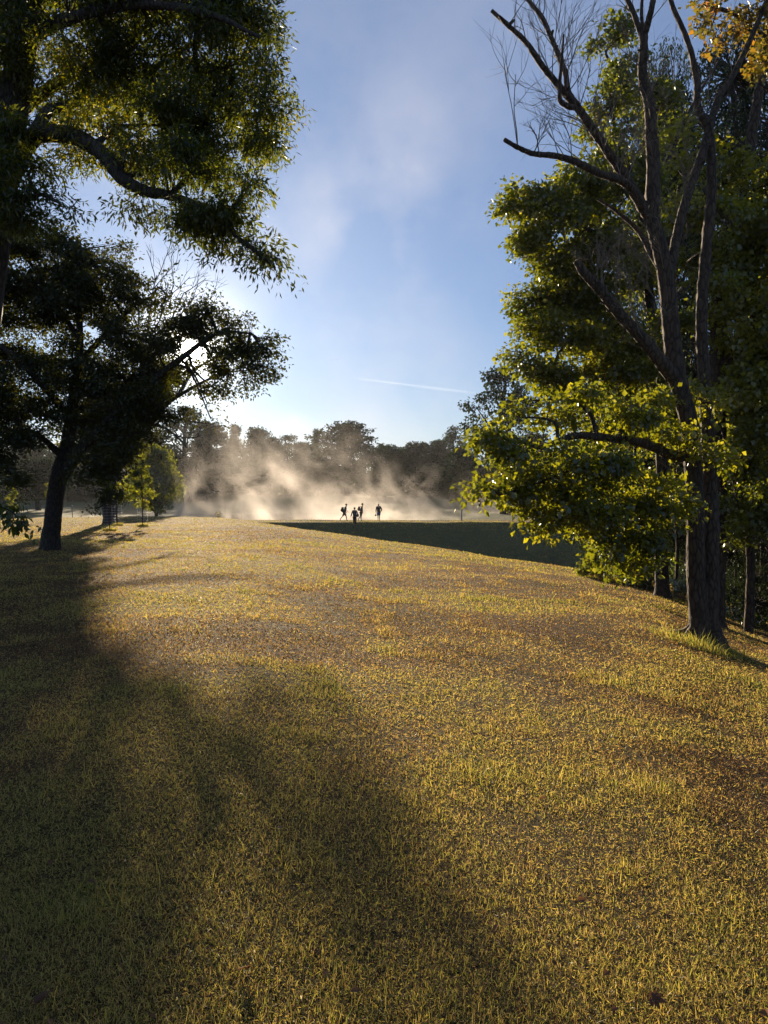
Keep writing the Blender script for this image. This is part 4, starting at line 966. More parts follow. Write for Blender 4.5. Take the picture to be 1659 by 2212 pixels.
# thin understorey stems
G_STEM = 'thin stems standing in the wood'
for i, (px, D, hh, lab) in enumerate(((1558, 19, 4, 'thin stem just right of the twin trunks'), (1590, 22, 5, 'thin pale stem in the middle of the dark gap at right'), (1622, 18, 5, 'thicker dark stem near the right edge of the wood'), (1650, 20, 6, 'dark stem at the right picture edge'), (1463, 25, 5, 'thin stem between the slim trunk and the twin trunks'), (1403, 26, 4, 'thin stem left of the slim trunk'))):
    x = (px - CX) / FOC * D; z = gz(x, D)
    a = Acc(); r0 = (.05, .035, .10, .09, .05, .04)[i]
    a.tube([(0, 0, -.1), (.03, 0, hh * .3), (-.05, .05, hh * .6), (.08, 0, hh)], [r0 * 1.2, r0, r0 * .85, r0 * .6], seg=8, sub=5, seed=i)
    rt = empty('young_tree', (x, D, z), lab, 'tree', G_STEM)
    mesh_obj('trunk', a.mesh('trunk'), M_BARK, rt)
    cr = Crown(); rg = np.random.default_rng(60 + i)
    cr.clumps(blob_points((0, 0, hh), (.9, .9, .7), 26, rg), 22, .3, .11, .08, .35, .15, rg)
    mesh_obj('crown', cr.mesh('crown', (0, 0, 0)), M_MAPLE, rt)

# ------------------------------------------------------------------ undergrowth on the right
def shrub(name, px, py, D, w_, h_, n, label, mat, L=.09, W=.07, group=None, tint0=.45):
    q = FP(px, py, D); x, y = q[0], q[1]; z = gz(x, y)
    rg = np.random.default_rng(int(px * 7 + py))
    rt = empty(name, (x, y, z), label, 'shrub', group)
    a = Acc(); cr = Crown()
    C = blob_points((0, 0, h_ * .5), (w_ / 2, w_ / 2, h_ * .5), n, rg)
    C = C[C[:, 2] > .04]
    k = len(C)
    P0 = np.stack((C[:, 0] * .25, C[:, 1] * .25, np.full(k, -.03)), -1)
    a.twigs(P0, C, .006, .002, sag=.15, seed=int(px))
    cr.clumps(C, 16, .16, L, W, tint0, .18, rg, flat=.7, droop=.3)
    mesh_obj('stem', a.mesh('stem'), M_TWIG, rt)
    mesh_obj('foliage', cr.mesh('foliage', (0, 0, 0)), mat, rt)
    return rt
G_SH = 'shrubs along the edge of the wood'
for s_ in [('leafy_shrub', 1292, 1243, 26, 1.3, .9, 60, 'small leafy shrub at the left tip of the wood edge on the grass crest', M_MAPLE, .10, .08, G_SH, .5),
           ('leafy_shrub', 1370, 1262, 25, 1.5, .7, 70, 'pale glinting low shrub left of the slim maple trunk', M_IVY, .08, .07, G_SH, .6),
           ('leafy_shrub', 1405, 1262, 24.5, 1.2, .9, 60, 'glinting shrub touching the left side of the slim trunk', M_IVY, .08, .07, G_SH, .5),
           ('leafy_shrub', 1462, 1290, 23, 1.3, .6, 60, 'glinting ivy shrub right of the slim trunk', M_IVY, .08, .07, G_SH, .45),
           ('leafy_shrub', 1560, 1300, 22, 1.3, .45, 40, 'low ivy shrub right of the twin trunks', M_IVY, .08, .07, G_SH, .35),
           ('leafy_shrub', 1620, 1315, 20, 1.2, .4, 36, 'low ivy shrub near the right picture edge', M_IVY, .08, .07, G_SH, .35),
           ('leafy_shrub', 1330, 1215, 27, 1.6, 1.6, 90, 'taller twiggy shrub under the hanging maple leaves', M_MAPLE, .10, .08, G_SH, .4),
           ('leafy_shrub', 1500, 1280, 27, 2.4, 1.6, 110, 'dark shrub in the shade behind the twin trunks', M_IVY, .09, .07, G_SH, .2),
           ('leafy_shrub', 1600, 1290, 27, 2.6, 1.6, 110, 'dark shrub deep in the shade right of the twin trunks', M_IVY, .09, .07, G_SH, .2)]:
    shrub(*s_)
q = FP(1350, 1258, 26)
grass_tuft('tall_grass', q[0], q[1], 1.1, 900, .42, 'tall seeding grass at the edge of the wood, right of the grass crest', 'grass tuft', None, .35, .75, .010)
q = FP(1490, 1408, 12.9)
grass_tuft('tall_grass', q[0] + .05, q[1] - .2, .75, 1100, .17, 'bright green tuft of uncut grass at the foot of the twin trunks', 'grass tuft', None, .5, .95, .007)

# ------------------------------------------------------------------ caged saplings
M_WIRE = plain_mat('galvanised_wire', (0.32, 0.32, 0.32), .4, .4, .1)
G_SAP = 'young trees in wire cages on the left lawn'
def sapling(px, py, D, h, crown_lo, cw, label, cage=True, seed=0, nleaf=46, tuft=True):
    q = FP(px, py, D); x, y = q[0], q[1]; z = gz(x, y)
    rg = np.random.default_rng(seed)
    rt = empty('sapling', (x, y, z), label, 'sapling', G_SAP)
    a = Acc(); a.tube([(0, 0, -.05), (.01, 0, h * .35), (-.01, .01, h * .7), (.01, 0, h)], [.034, .028, .02, .006], seg=8, sub=4, seed=seed)
    C = blob_points((0, 0, (crown_lo + h) / 2), (cw / 2, cw / 2, (h - crown_lo) / 2), nleaf, rg)
    zz = np.clip(C[:, 2] - .35, .3, h)
    a.twigs(np.stack((0 * zz, 0 * zz, zz), -1), C, .008, .003, seed=seed)
    mesh_obj('trunk', a.mesh('trunk'), M_BARK, rt)
    cr = Crown(); cr.clumps(C, 13, .16, .15, .12, .5, .2, rg, flat=.6, droop=.5)
    mesh_obj('crown', cr.mesh('crown', (0, 0, 0)), M_MAPLE, rt)
    if cage:
        co = empty('wire_cage', (x, y, z), 'round wire mesh cage around the ' + label.split(' in ')[0].split(' with ')[0], 'wire cage', 'wire cages around the saplings')
        rd, ch = .30, 1.55
        a = Acc(); th = np.linspace(0, 2 * np.pi, 17)
        for k in range(11):
            zc = .08 + k * (ch - .1) / 10
            a.tube([(rd * math.cos(t_), rd * math.sin(t_), zc + .012 * math.sin(3 * t_ + k)) for t_ in th], [.004] * 17, seg=5, sub=1, rough=0, cap=False)
        for k in range(8):
            t_ = k * math.pi / 4
            a.tube([(rd * math.cos(t_), rd * math.sin(t_), -.03), (rd * math.cos(t_), rd * math.sin(t_), ch / 2), (rd * math.cos(t_), rd * math.sin(t_), ch)], [.0025] * 3, seg=4, sub=1, rough=0, cap=False)
        mesh_obj('mesh_panel', a.mesh('mesh_panel'), M_WIRE, co)
    if tuft:
        grass_tuft('long_grass', x, y, .34, 420, .20, 'ring of dark uncut grass at the foot of the ' + label.split(' in ')[0].split(' with ')[0], 'grass tuft', 'uncut grass at the sapling feet', .45, .9, .02)
sapling(308, 1138, 45, 3.9, 1.25, 1.25, 'rightmost sapling in clear view with a full leafy top', seed=1, nleaf=100)
sapling(237, 1153, 40, 3.1, 1.5, 1.5, 'middle sapling in front of the dark low shade tree', seed=2, nleaf=46)
sapling(253, 1145, 47, 3.2, 1.8, 1.6, 'smaller sapling just behind the middle one', seed=3, nleaf=40)
sapling(27, 1090, 62, 3.4, .7, 1.0, 'leftmost sapling with a narrow column of leaves by the picture edge', seed=4, nleaf=50)
sapling(111, 1104, 60, 3.3, 1.6, .8, 'sapling peeping out left of the bowed oak trunk', seed=5, nleaf=34, tuft=False)

# hanging leaf spray at the left edge (near bough of the ash)
ashroot = [o for o in bpy.data.objects if o.name == 'ash_tree'][0]
cr = Crown(); a = Acc(); rg = np.random.default_rng(31)
ab = np.array(ashroot.location)
pts = F_poly([(-150, 1040), (-80, 1060), (-20, 1085), (25, 1105), (45, 1128)], 9.0)
a.tube(pts, [.02, .016, .012, .008, .003], seg=6, sub=4)
C = np.array([FP(rg.uniform(-60, 50), 0, 9) for _ in range(30)])
for i in range(len(C)):
    t_ = rg.random(); k = t_ * (len(pts) - 1); j = min(int(k), len(pts) - 2)
    C[i] = pts[j] + (pts[j + 1] - pts[j]) * (k - j) + rg.standard_normal(3) * np.array((.07, .1, .06)) + np.array((0, 0, -.05))
cr.clumps(C, 14, .12, .085, .036, .3, .1, rg, flat=.8, droop=.9)
mesh_obj('bough', a.mesh('bough', ab), M_DBARK, ashroot)
mesh_obj('foliage', cr.mesh('foliage', ab), M_ASH, ashroot)

# ------------------------------------------------------------------ pole, sign, marker post
M_POLE = plain_mat('weathered_pole', (0.22, 0.21, 0.19), .6)
def simple_post(name, px, py, D, h, r, label, cat, cap_=None):
    q = FP(px, py, D); x, y = q[0], q[1]; z = gz(x, y)
    rt = empty(name, (x, y, z), label, cat)
    a = Acc(); a.tube([(0, 0, -.2), (0, 0, h * .5), (0.01, 0, h)], [r, r, r * .92], seg=12, sub=4, rough=.01)
    mesh_obj('shaft', a.mesh('shaft'), M_POLE, rt)
    b = Acc(); b.tube([(0.01, 0, h - .02), (0.01, 0, h + .05)], [r * 1.15, r * 1.0], seg=12, sub=1, rough=0)
    mesh_obj('cap', b.mesh('cap'), cap_ or M_POLE, rt)
simple_post('pole', 997, 1128, 79, 3.1, .075, 'slim upright pole standing alone on the dam crest', 'pole')
M_WHITE = plain_mat('white_paint', (0.8, 0.8, 0.78), .5)
simple_post('marker_post', 156, 1098, 95, 2.6, .05, 'small thin post with a pale top on the shaded far lawn', 'post', M_WHITE)

q = FP(472, 1124, 95); sx_, sy_ = q[0], q[1]; sz_ = gz(sx_, sy_)
ctr = FP(472, 1111, 95)
rt = empty('warning_sign', (sx_, sy_, sz_), 'yellow diamond warning sign peeking over the grass crest by the steam', 'sign')
M_YEL = plain_mat('yellow_sign_paint', (0.70, 0.44, 0.02), .45, 0, .08)
M_BLK = plain_mat('black_paint', (0.012, 0.012, 0.012), .5)
hz = ctr[2] - sz_
hd = .50
def diamond(h, y, thick):
    a = Acc()
    V = [(0, y, h), (h, y, 0), (0, y, -h), (-h, y, 0), (0, y + thick, h), (h, y + thick, 0), (0, y + thick, -h), (-h, y + thick, 0)]
    a.add(np.array(V) + np.array((0, 0, hz)), [(0, 3, 2, 1), (4, 5, 6, 7), (0, 1, 5, 4), (1, 2, 6, 5), (2, 3, 7, 6), (3, 0, 4, 7)])
    return a
mesh_obj('border', diamond(hd, 0, .012).mesh('border', smooth=False), M_BLK, rt)
mesh_obj('plate', diamond(hd - .05, -.006, .005).mesh('plate', smooth=False), M_YEL, rt)
a = Acc(); a.box((0, -.010, hz - .03), (.14, .003, .05)); a.box((-.05, -.010, hz + .06), (.05, .003, .035))
mesh_obj('symbol', a.mesh('symbol', smooth=False), M_BLK, rt)
a = Acc(); a.tube([(0, .04, -.2), (0, .04, hz + .1)], [.035, .035], seg=8, sub=1, rough=0)
mesh_obj('post', a.mesh('post'), M_POLE, rt)

# ------------------------------------------------------------------ walkers
def skin_obj(name, verts, edges, radii, mat, parent, root=0, sub=2):
    me = bpy.data.meshes.new(name)
    me.from_pydata([tuple(v) for v in verts], edges, [])
    o = mesh_obj(name, me, mat, parent)
    md = o.modifiers.new('skin', 'SKIN'); md.use_smooth_shade = True
    sv = me.skin_vertices[0].data
    for i, r in enumerate(radii):
        sv[i].radius = (r, r) if isinstance(r, (int, float)) else r
        sv[i].use_root = (i == root)
    sb = o.modifiers.new('subdivision', 'SUBSURF'); sb.levels = sub; sb.render_levels = sub
    return o

def soft_box(name, c, rad, mat, parent, pw=0.55, cut=None, rot=None):
    """rounded superellipsoid; cut = lowest z kept, as a fraction of the half height"""
    a = Acc(); nu, nv = 20, 13
    u = np.linspace(0, 2 * np.pi, nu, endpoint=False); v = np.linspace(-np.pi / 2 if cut is None else math.asin(cut), np.pi / 2, nv)
    sg = lambda x: np.sign(x) * np.abs(x) ** pw
    V = np.stack((sg(np.cos(v))[:, None] * sg(np.cos(u))[None, :], sg(np.cos(v))[:, None] * sg(np.sin(u))[None, :], sg(np.sin(v))[:, None] * np.ones(nu)[None, :]), -1).reshape(-1, 3) * np.asarray(rad)
    if rot is not None:
        ca, sa = math.cos(rot), math.sin(rot); V = np.stack((V[:, 0] * ca - V[:, 1] * sa, V[:, 0] * sa + V[:, 1] * ca, V[:, 2]), -1)
    i = np.arange(nv - 1)[:, None] * nu; j = np.arange(nu)[None, :]; j2 = (j + 1) % nu
    a.add(V + np.asarray(c), np.stack((i + j, i + j2, i + nu + j2, i + nu + j), -1).reshape(-1, 4))
    return mesh_obj(name, a.mesh(name), mat, parent)

def person(px, py, D, J, label, cols, facing):
    """J: joint positions in metres, x right, y away, z up from the feet; facing = unit (x,y)"""
    q = FP(px, py, D); x, y = q[0], q[1]; z = gz(x, y) + .02
    rt = empty('person', (x, y, z), label, 'person')
    f = np.array((facing[0], facing[1], 0.0)); sd = np.array((f[1], -f[0], 0.0))
    P = {k: np.array(v, float) for k, v in J.items()}
    V, E, Rr, idx = [], [], [], {}
    def v(k, p, r, par=None):
        idx[k] = len(V); V.append(p); Rr.append(r)
        if par is not None: E.append((idx[par], idx[k]))
    v('pel', P['pel'], (.145, .11)); v('waist', P['pel'] * .6 + P['chest'] * .4, (.135, .10), 'pel'); v('chest', P['chest'], (.165, .115), 'waist')
    v('neck', P['neck'], .058, 'chest'); v('chin', P['head'] - np.array((0, 0, .075)) + f * .02, .066, 'neck'); v('head', P['head'], (.082, .094), 'chin'); v('crown_', P['head'] + np.array((0, 0, .085)) - f * .01, .06, 'head')
    v('nose', P['head'] + f * .105 - np.array((0, 0, .02)), .016, 'head')
    for s in ('l', 'r'):
        k = -1 if s == 'l' else 1
        v('ear' + s, P['head'] + sd * k * .088, .016, 'head')
        v('sh' + s, P['sh' + s], .062, 'chest'); v('el' + s, P['el' + s], .042, 'sh' + s); v('wr' + s, P['wr' + s], .03, 'el' + s)
        d_ = unit(P['wr' + s] - P['el' + s]); d_ = unit(d_ * .8 + np.array((0, 0, -.5)))
        wr = P['wr' + s]
        v('palm' + s, wr + d_ * .07, (.034, .022), 'wr' + s)
        for n_, off in enumerate((-.03, -.01, .01, .03)):
            ln = (.07, .085, .08, .06)[n_]
            b0 = wr + d_ * .11 + f * off
            v(f'fa{s}{n_}', b0, .010, 'palm' + s); v(f'fb{s}{n_}', b0 + d_ * ln * .55 - sd * k * .01, .009, f'fa{s}{n_}'); v(f'fc{s}{n_}', b0 + d_ * ln - sd * k * .028, .008, f'fb{s}{n_}')
        v('th' + s, wr + d_ * .06 + f * .045, .011, 'palm' + s); v('tt' + s, wr + d_ * .10 + f * .06, .009, 'th' + s)
        v('hip' + s, P['hip' + s], .10, 'pel'); v('kn' + s, P['kn' + s], .062, 'hip' + s); v('ca' + s, P['kn' + s] * .6 + P['an' + s] * .4 - f * .015, .056, 'kn' + s); v('an' + s, P['an' + s], .038, 'ca' + s)
        v('toe' + s, P['to' + s], (.042, .03), 'an' + s)
    skin_obj('body', V, E, Rr, cols['skin'], rt)
    # clothing
    sh_v = [P['pel'] + np.array((0, 0, -.13)), P['pel'] * .6 + P['chest'] * .4, P['chest'], P['neck'] - np.array((0, 0, .06))]
    sh_r = [(.185, .145), (.18, .138), (.195, .145), .09]; sh_e = [(0, 1), (1, 2), (2, 3)]
    for s in ('l', 'r'):
        b = len(sh_v); sh_v += [P['sh' + s], P['el' + s] if cols.get('sleeve', 1) > .5 else P['sh' + s] * .45 + P['el' + s] * .55]; sh_r += [.08, .062]; sh_e += [(2, b), (b, b + 1)]
        if cols.get('sleeve', 1) > .8: sh_v.append(P['wr' + s]); sh_r.append(.048); sh_e.append((b + 1, b + 2))
    skin_obj('jacket' if cols.get('sleeve', 1) > .8 else 'shirt', sh_v, sh_e, sh_r, cols['top'], rt)
    lv, lr, le = [P['pel'] + np.array((0, 0, .08))], [(.172, .132)], []
    for s in ('l', 'r'):
        b = len(lv)
        endp = P['kn' + s] if cols['legs'] == 'shorts' else P['kn' + s]
        lv += [P['hip' + s] + np.array((0, 0, -.02)), endp + np.array((0, 0, .02))]; lr += [.125, .098]; le += [(0, b), (b, b + 1)]
        if cols['legs'] == 'trousers': lv.append(P['an' + s] + np.array((0, 0, .02))); lr.append(.068); le.append((b + 1, b + 2))
    skin_obj('shorts' if cols['legs'] == 'shorts' else 'trousers', lv, le, lr, cols['bottom'], rt)
    for s in ('l', 'r'):
        heel = P['an' + s] * .55 + P['to' + s] * .45
        d_ = unit(P['to' + s] - P['an' + s]) ; d_[2] = min(d_[2], 0)
        a0 = P['an' + s] + np.array((0, 0, -.045)); 
        skin_obj('shoe', [a0 - f * .03, heel + np.array((0, 0, -.01)), P['to' + s]], [(0, 1), (1, 2)], [.052, .05, (.046, .032)], cols['shoe'], rt, sub=1)
    ya = math.atan2(f[1], f[0])
    if cols.get('cap'):
        soft_box('cap', P['head'] + np.array((0, 0, .045)) - f * .004, (.112, .098, .10), cols['hair'], rt, pw=1, cut=-.1, rot=ya)
        soft_box('cap_peak', P['head'] + np.array((0, 0, .055)) + f * .13, (.07, .075, .012), cols['hair'], rt, pw=.9, rot=ya)
    else:
        soft_box('hair', P['head'] + np.array((0, 0, .030)) - f * .022, (.105, .097, .112), cols['hair'], rt, pw=1, cut=-.55, rot=ya)
    return rt, np.array((x, y, z)), P

def cloth(n, c): return plain_mat(n, c, .85, 0, .2, 8)
SK = plain_mat('skin', (0.32, 0.19, 0.13), .6, 0, .06)
DK = lambda n, c: cloth(n, c)
C_NAVY, C_BLACK, C_BROWN, C_BLUE, C_GREY, C_HAIR = cloth('navy_cloth', (.025, .03, .05)), cloth('black_cloth', (.014, .014, .017)), cloth('brown_cloth', (.06, .045, .03)), cloth('blue_cloth', (.05, .07, .22)), cloth('grey_cloth', (.08, .085, .10)), cloth('dark_hair', (.015, .011, .008))
C_SHOE, C_WCAP = cloth('dark_shoe', (.02, .02, .02)), cloth('pale_cap', (.35, .35, .34))

def backpack(p0, off, size, yaw, label, mat):
    rt = empty('backpack', p0 + np.array(off), label, 'backpack')
    rt.rotation_euler = (0, 0, yaw)
    def rb(name, c, h, parent):
        return soft_box(name, c, h, mat, parent, pw=.5)
    w_, d_, h_ = size
    rb('pack', (0, 0, 0), (w_ / 2, d_ / 2, h_ / 2), rt)
    rb('front_pocket', (0, -d_ * .58, -h_ * .16), (w_ * .38, d_ * .16, h_ * .24), rt)
    for s in (-1, 1):
        a = Acc(); a.tube([(s * w_ * .3, d_ * .45, h_ * .42), (s * w_ * .33, d_ * .95, h_ * .5), (s * w_ * .33, d_ * 1.55, h_ * .2), (s * w_ * .34, d_ * 1.2, -h_ * .2), (s * w_ * .32, d_ * .45, -h_ * .38)], [.018] * 5, seg=6, sub=4, rough=0)
        mesh_obj('strap', a.mesh('strap'), mat, rt)
    return rt

# first walker: striding right, leaning forward
J1 = dict(pel=(0, 0, .90), chest=(.09, 0, 1.27), neck=(.15, 0, 1.47), head=(.205, 0, 1.62), shl=(.12, .17, 1.40), shr=(.12, -.17, 1.40), ell=(.03, .22, 1.14), elr=(.16, -.22, 1.13), wrl=(.16, .20, .95), wrr=(.32, -.17, 1.02),
          hipl=(-.03, .09, .84), hipr=(.03, -.09, .84), knl=(.17, .09, .49), knr=(-.17, -.09, .49), anl=(.25, .09, .085), anr=(-.43, -.09, .20), tol=(.38, .09, .04), tor=(-.36, -.09, .055))
_, p0, P = person(744, 1126, 78, J1, 'leftmost walker striding right in shorts with a backpack', dict(skin=SK, top=C_NAVY, bottom=C_BLACK, legs='shorts', shoe=C_SHOE, hair=C_HAIR, sleeve=.6), (1, 0))
backpack(p0, (-.19, 0, 1.17), (.34, .26, .50), -math.pi / 2, 'rounded dark backpack on the leftmost striding walker', C_BLACK)
# second: nearer, on the face of the dam, seen from behind
J2 = dict(pel=(0, 0, .92), chest=(.0, .05, 1.30), neck=(0, .06, 1.49), head=(.0, .07, 1.64), shl=(-.19, .04, 1.42), shr=(.19, .04, 1.42), ell=(-.27, .0, 1.14), elr=(.28, .02, 1.16), wrl=(-.36, .02, .90), wrr=(.30, .12, .95),
          hipl=(-.09, 0, .86), hipr=(.09, 0, .86), knl=(-.07, .10, .48), knr=(.09, .0, .48), anl=(-.05, .02, .10), anr=(.11, -.10, .09), tol=(-.06, .16, .04), tor=(.12, .04, .04))
_, p0, P = person(766, 1130, 74.9, J2, 'walker in long trousers seen from behind, nearest on the dark dam face', dict(skin=SK, top=C_NAVY, bottom=C_BLACK, legs='trousers', shoe=C_SHOE, hair=C_HAIR, sleeve=1), (0, 1))
rt = empty('shoulder_bag', p0 + np.array((.27, -.06, .98)), 'dark shoulder bag at the right hip of the nearest walker', 'bag')
soft_box('pouch', (0, 0, 0), (.15, .08, .14), C_BLACK, rt, pw=.5)
a = Acc(); a.tube([(0, 0, .1), (-.15, -.06, .3), (-.38, -.08, .50), (-.42, .05, .53)], [.014] * 4, seg=6, sub=4, rough=0); mesh_obj('strap', a.mesh('strap'), C_BLACK, rt)
# third: bending forward, striding right
J3 = dict(pel=(0, 0, .90), chest=(.05, 0, 1.30), neck=(.09, 0, 1.52), head=(.15, 0, 1.66), shl=(.07, .17, 1.44), shr=(.07, -.17, 1.44), ell=(.10, .2, 1.16), elr=(.12, -.2, 1.16), wrl=(.14, .18, .92), wrr=(.16, -.18, .93),
          hipl=(-.02, .09, .84), hipr=(.02, -.09, .84), knl=(.02, .09, .46), knr=(-.06, -.09, .46), anl=(.0, .09, .085), anr=(-.28, -.09, .16), tol=(.12, .09, .04), tor=(-.20, -.09, .045))
_, p0, P = person(780, 1126, 78.5, J3, 'walker stooping to the right just behind the nearest one, with a pack', dict(skin=SK, top=C_BROWN, bottom=C_BROWN, legs='shorts', shoe=C_SHOE, hair=C_HAIR, sleeve=1), (1, 0))
backpack(p0, (-.20, 0, 1.24), (.32, .22, .46), -math.pi / 2, 'dark backpack on the stooping walker behind the nearest one', C_BLACK)
# fourth: standing apart
J4 = dict(pel=(0, 0, .90), chest=(0, .01, 1.28), neck=(0, .02, 1.46), head=(-.01, .03, 1.60), shl=(-.20, 0, 1.40), shr=(.20, 0, 1.40), ell=(-.26, -.02, 1.10), elr=(.30, -.03, 1.10), wrl=(-.27, .02, .82), wrr=(.22, .10, .92),
          hipl=(-.09, 0, .84), hipr=(.09, 0, .84), knl=(-.08, .02, .47), knr=(.08, .02, .47), anl=(-.07, -.01, .085), anr=(.08, -.01, .085), tol=(-.09, .13, .04), tor=(.10, .13, .04))
_, p0, P = person(818, 1126, 78, J4, 'walker in blue shorts and a cap standing apart on the right', dict(skin=SK, top=C_BLACK, bottom=C_BLUE, legs='shorts', shoe=C_SHOE, hair=C_WCAP, cap=True, sleeve=1), (-.5, .86))
hb = empty('hat', p0 + np.array((-.30, .04, .56)), 'dark hat held in the left hand of the walker in blue shorts', 'hat')
a = Acc(); a.tube([(0, 0, -.10), (0, 0, -.06), (0, 0, .02), (0, 0, .07), (0, 0, .09)], [.02, .075, .085, .07, .03], seg=14, sub=3, rough=0); mesh_obj('bowl', a.mesh('bowl'), C_BLACK, hb)
a = Acc(); a.tube([(0, 0, -.075), (0, 0, -.06)], [.13, .12], seg=16, sub=1, rough=0); mesh_obj('brim', a.mesh('brim'), C_BLACK, hb)

# ------------------------------------------------------------------ fallen leaves
M_LIT = leaf_mat('fallen_leaves', (.10, .045, .02), (.20, .10, .04), (.30, .22, .14), trans=(1.2, 1.1, .8), tf=.3, gloss=.02)
n = 1500
Y = np.exp(rng.uniform(math.log(2.2), math.log(26), n)); X = rng.uniform(-.6, .62, n) * Y
keep = rng.random(n) < np.where(X > 2.5, 1.0, .15)
X, Y = X[keep], Y[keep]; n = len(X)
V, F = leaf_faces(np.stack((X, Y, ground(X, Y) + rng.uniform(.015, .04, n)), -1), np.stack((rng.standard_normal(n), rng.standard_normal(n), rng.normal(0, .15, n)), -1), np.array((0, 0, 1.0)) + rng.standard_normal((n, 3)) * .3, rng.uniform(.02, .05, n), rng.uniform(.014, .035, n), .3)
tag(mesh_obj('leaf_litter', np_mesh('leaf_litter', V, F, None, {'tint': np.repeat(np.clip(rng.normal(.3, .22, n), 0, .8), 2)}), M_LIT), 'scattered brown and pale fallen leaves over the grass', 'leaf litter', kind='stuff')
for (px, py, s_, tn, lab) in ((538, 2046, .06, .6, 'pale curled leaf lying in the dark grass at bottom left of centre'), (1410, 2060, .055, .1, 'red brown leaf lying at the lower right'), (1540, 1745, .045, .7, 'small pale leaf in the grass at the right'), (78, 2130, .06, .05, 'dark red leaf at the bottom left corner')):
    th = math.atan((py - CY) / FOC) + PITCH
    D = EYE / math.tan(th); q = FP(px, py, D * .98); x, y = q[0], q[1]; z = gz(x, y) + .035
    aa = rng.uniform(0, 6.28, 7)
    k = 7
    A = np.stack((np.cos(np.linspace(-1.9, 1.9, k)), np.sin(np.linspace(-1.9, 1.9, k)), np.full(k, .25)), -1)
    V, F = leaf_faces(np.zeros((k, 3)), A, np.tile((0, 0, 1.0), (k, 1)), s_ * np.array((.45, .6, .8, 1, .8, .6, .45)), s_ * .42, .2)
    o = mesh_obj('fallen_leaf', np_mesh('fallen_leaf', V, F, None, {'tint': np.full(len(F), tn)}), M_LIT, loc=(x, y, z))
    o.rotation_euler = (rng.normal(0, .3), rng.normal(0, .3), rng.uniform(0, 6.28))
    tag(o, lab, 'leaf')

# ------------------------------------------------------------------ contrail
def contrail(name, x0, y0, x1, y1, w_, label):
    DD = 9000.0
    p0, p1 = FP(x0, y0, DD), FP(x1, y1, DD)
    a = Acc(); pts = [p0 + (p1 - p0) * t_ for t_ in np.linspace(0, 1, 9)]
    r = px2m(w_, DD) * np.array([.1, .6, .9, 1, .8, 1.1, 1.3, 1.0, .2])
    a.tube(pts, r * .5, seg=10, sub=3, rough=.05, cap=False)
    m = bpy.data.materials.new('ice_trail'); m.use_nodes = True
    t = NT(m.node_tree)
    df = t.n('ShaderNodeBsdfTranslucent'); df.inputs['Color'].default_value = (1, 1, 1, 1)
    tr = t.n('ShaderNodeBsdfTransparent'); mx = t.n('ShaderNodeMixShader'); mx.inputs[0].default_value = .02
    t.l(tr.outputs[0], mx.inputs[1]); t.l(df.outputs[0], mx.inputs[2])
    o = t.n('ShaderNodeOutputMaterial'); t.l(mx.outputs[0], o.inputs['Surface'])
    return tag(mesh_obj(name, a.mesh(name), m), label, 'contrail')
contrail('contrail', 752, 815, 1030, 850, 5.5, 'long thin white contrail low in the sky over the trees')
contrail('contrail', 712, 778, 732, 776.5, 2.5, 'tiny white contrail dash left of the long one')

# ------------------------------------------------------------------ steam over the pond, haze
m = bpy.data.materials.new('pond_steam'); m.use_nodes = True
t = NT(m.node_tree)
tcn = t.n('ShaderNodeTexCoord')
sp = t.n('ShaderNodeSeparateXYZ'); t.l(tcn.outputs['Object'], sp.inputs[0])
X_, Y_, Z_ = sp.outputs
# plumes lean to the left as they rise
lean = t.math('ADD', X_, t.math('MULTIPLY', Z_, 0.32))
cmb = t.n('ShaderNodeCombineXYZ'); t.l(lean, cmb.inputs[0]); t.l(Y_, cmb.inputs[1]); t.l(t.math('MULTIPLY', Z_, 0.9), cmb.inputs[2])
n1 = t.n('ShaderNodeTexNoise'); n1.inputs['Scale'].default_value = 0.15; n1.inputs['Detail'].default_value = 5; n1.inputs['Roughness'].default_value = .6; n1.inputs['Distortion'].default_value = 1.1
t.l(cmb.outputs[0], n1.inputs['Vector'])
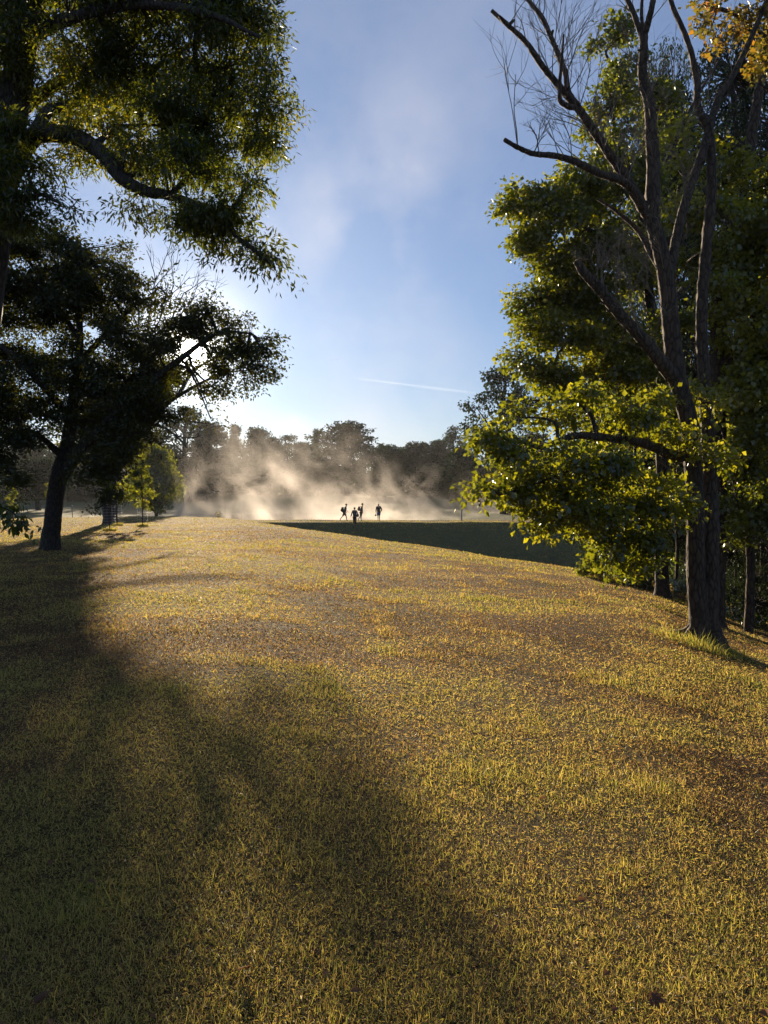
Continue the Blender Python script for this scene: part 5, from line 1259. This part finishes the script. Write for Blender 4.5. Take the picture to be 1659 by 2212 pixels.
# height to which the steam reaches: tall left of the walkers, low to the right
top_ = t.ramp(t.math('MULTIPLY', t.math('ADD', lean, 40.0), 1 / 75.0), [(0.0, 0.05), (0.16, .42), (0.30, 1.0), (.48, .95), (.56, .6), (.70, .42), (.85, .28), (1.0, .1)])
hgt = t.math('ADD', t.math('MULTIPLY', top_, 17.0), 0.4)
fall = t.math('SUBTRACT', 1.0, t.math('DIVIDE', t.math('ADD', Z_, 4.3), hgt), clamp=True)
thr = t.math('SUBTRACT', 0.60, t.math('MULTIPLY', fall, 0.10))
dn = t.math('MAXIMUM', t.math('SUBTRACT', n1.outputs['Fac'], thr), 0.0)
dn = t.math('MULTIPLY', dn, t.math('POWER', fall, 0.6))
low = t.math('MULTIPLY', t.math('POWER', fall, 8.0), 0.001)
ex = t.math('MULTIPLY', t.math('MULTIPLY', t.math('ADD', X_, 42.0), .12, clamp=True), t.math('MULTIPLY', t.math('SUBTRACT', 34.0, X_), .1, clamp=True))
ey = t.math('MULTIPLY', t.math('MULTIPLY', t.math('SUBTRACT', Y_, 81.5), .5, clamp=True), t.math('MULTIPLY', t.math('SUBTRACT', 134.0, Y_), .08, clamp=True))
dn = t.math('MULTIPLY', t.math('ADD', t.math('MULTIPLY', dn, 0.29), low), t.math('MULTIPLY', ex, ey))
pv = t.n('ShaderNodeVolumePrincipled'); pv.inputs['Color'].default_value = (.91, .86, .82, 1); pv.inputs['Anisotropy'].default_value = .4
t.l(dn, pv.inputs['Density'])
o = t.n('ShaderNodeOutputMaterial'); t.l(pv.outputs[0], o.inputs['Volume'])
m.cycles.volume_step_rate = 0.3
a = Acc(); a.box((-4, 108, 4.3), (38, 26.5, 8.6))
tag(mesh_obj('steam', a.mesh('steam', smooth=False), m), 'warm backlit steam rising in plumes from the pond behind the dam', 'steam', kind='stuff')

m = bpy.data.materials.new('morning_haze'); m.use_nodes = True
t = NT(m.node_tree)
pv = t.n('ShaderNodeVolumePrincipled'); pv.inputs['Color'].default_value = (.93, .95, 1.0, 1); pv.inputs['Density'].default_value = HAZE_DENSITY; pv.inputs['Anisotropy'].default_value = .3
o = t.n('ShaderNodeOutputMaterial'); t.l(pv.outputs[0], o.inputs['Volume'])
m.cycles.homogeneous_volume = True
a = Acc(); a.box((0, 440, 24), (1300, 470, 34))
tag(mesh_obj('haze', a.mesh('haze', smooth=False), m), kind='stuff')
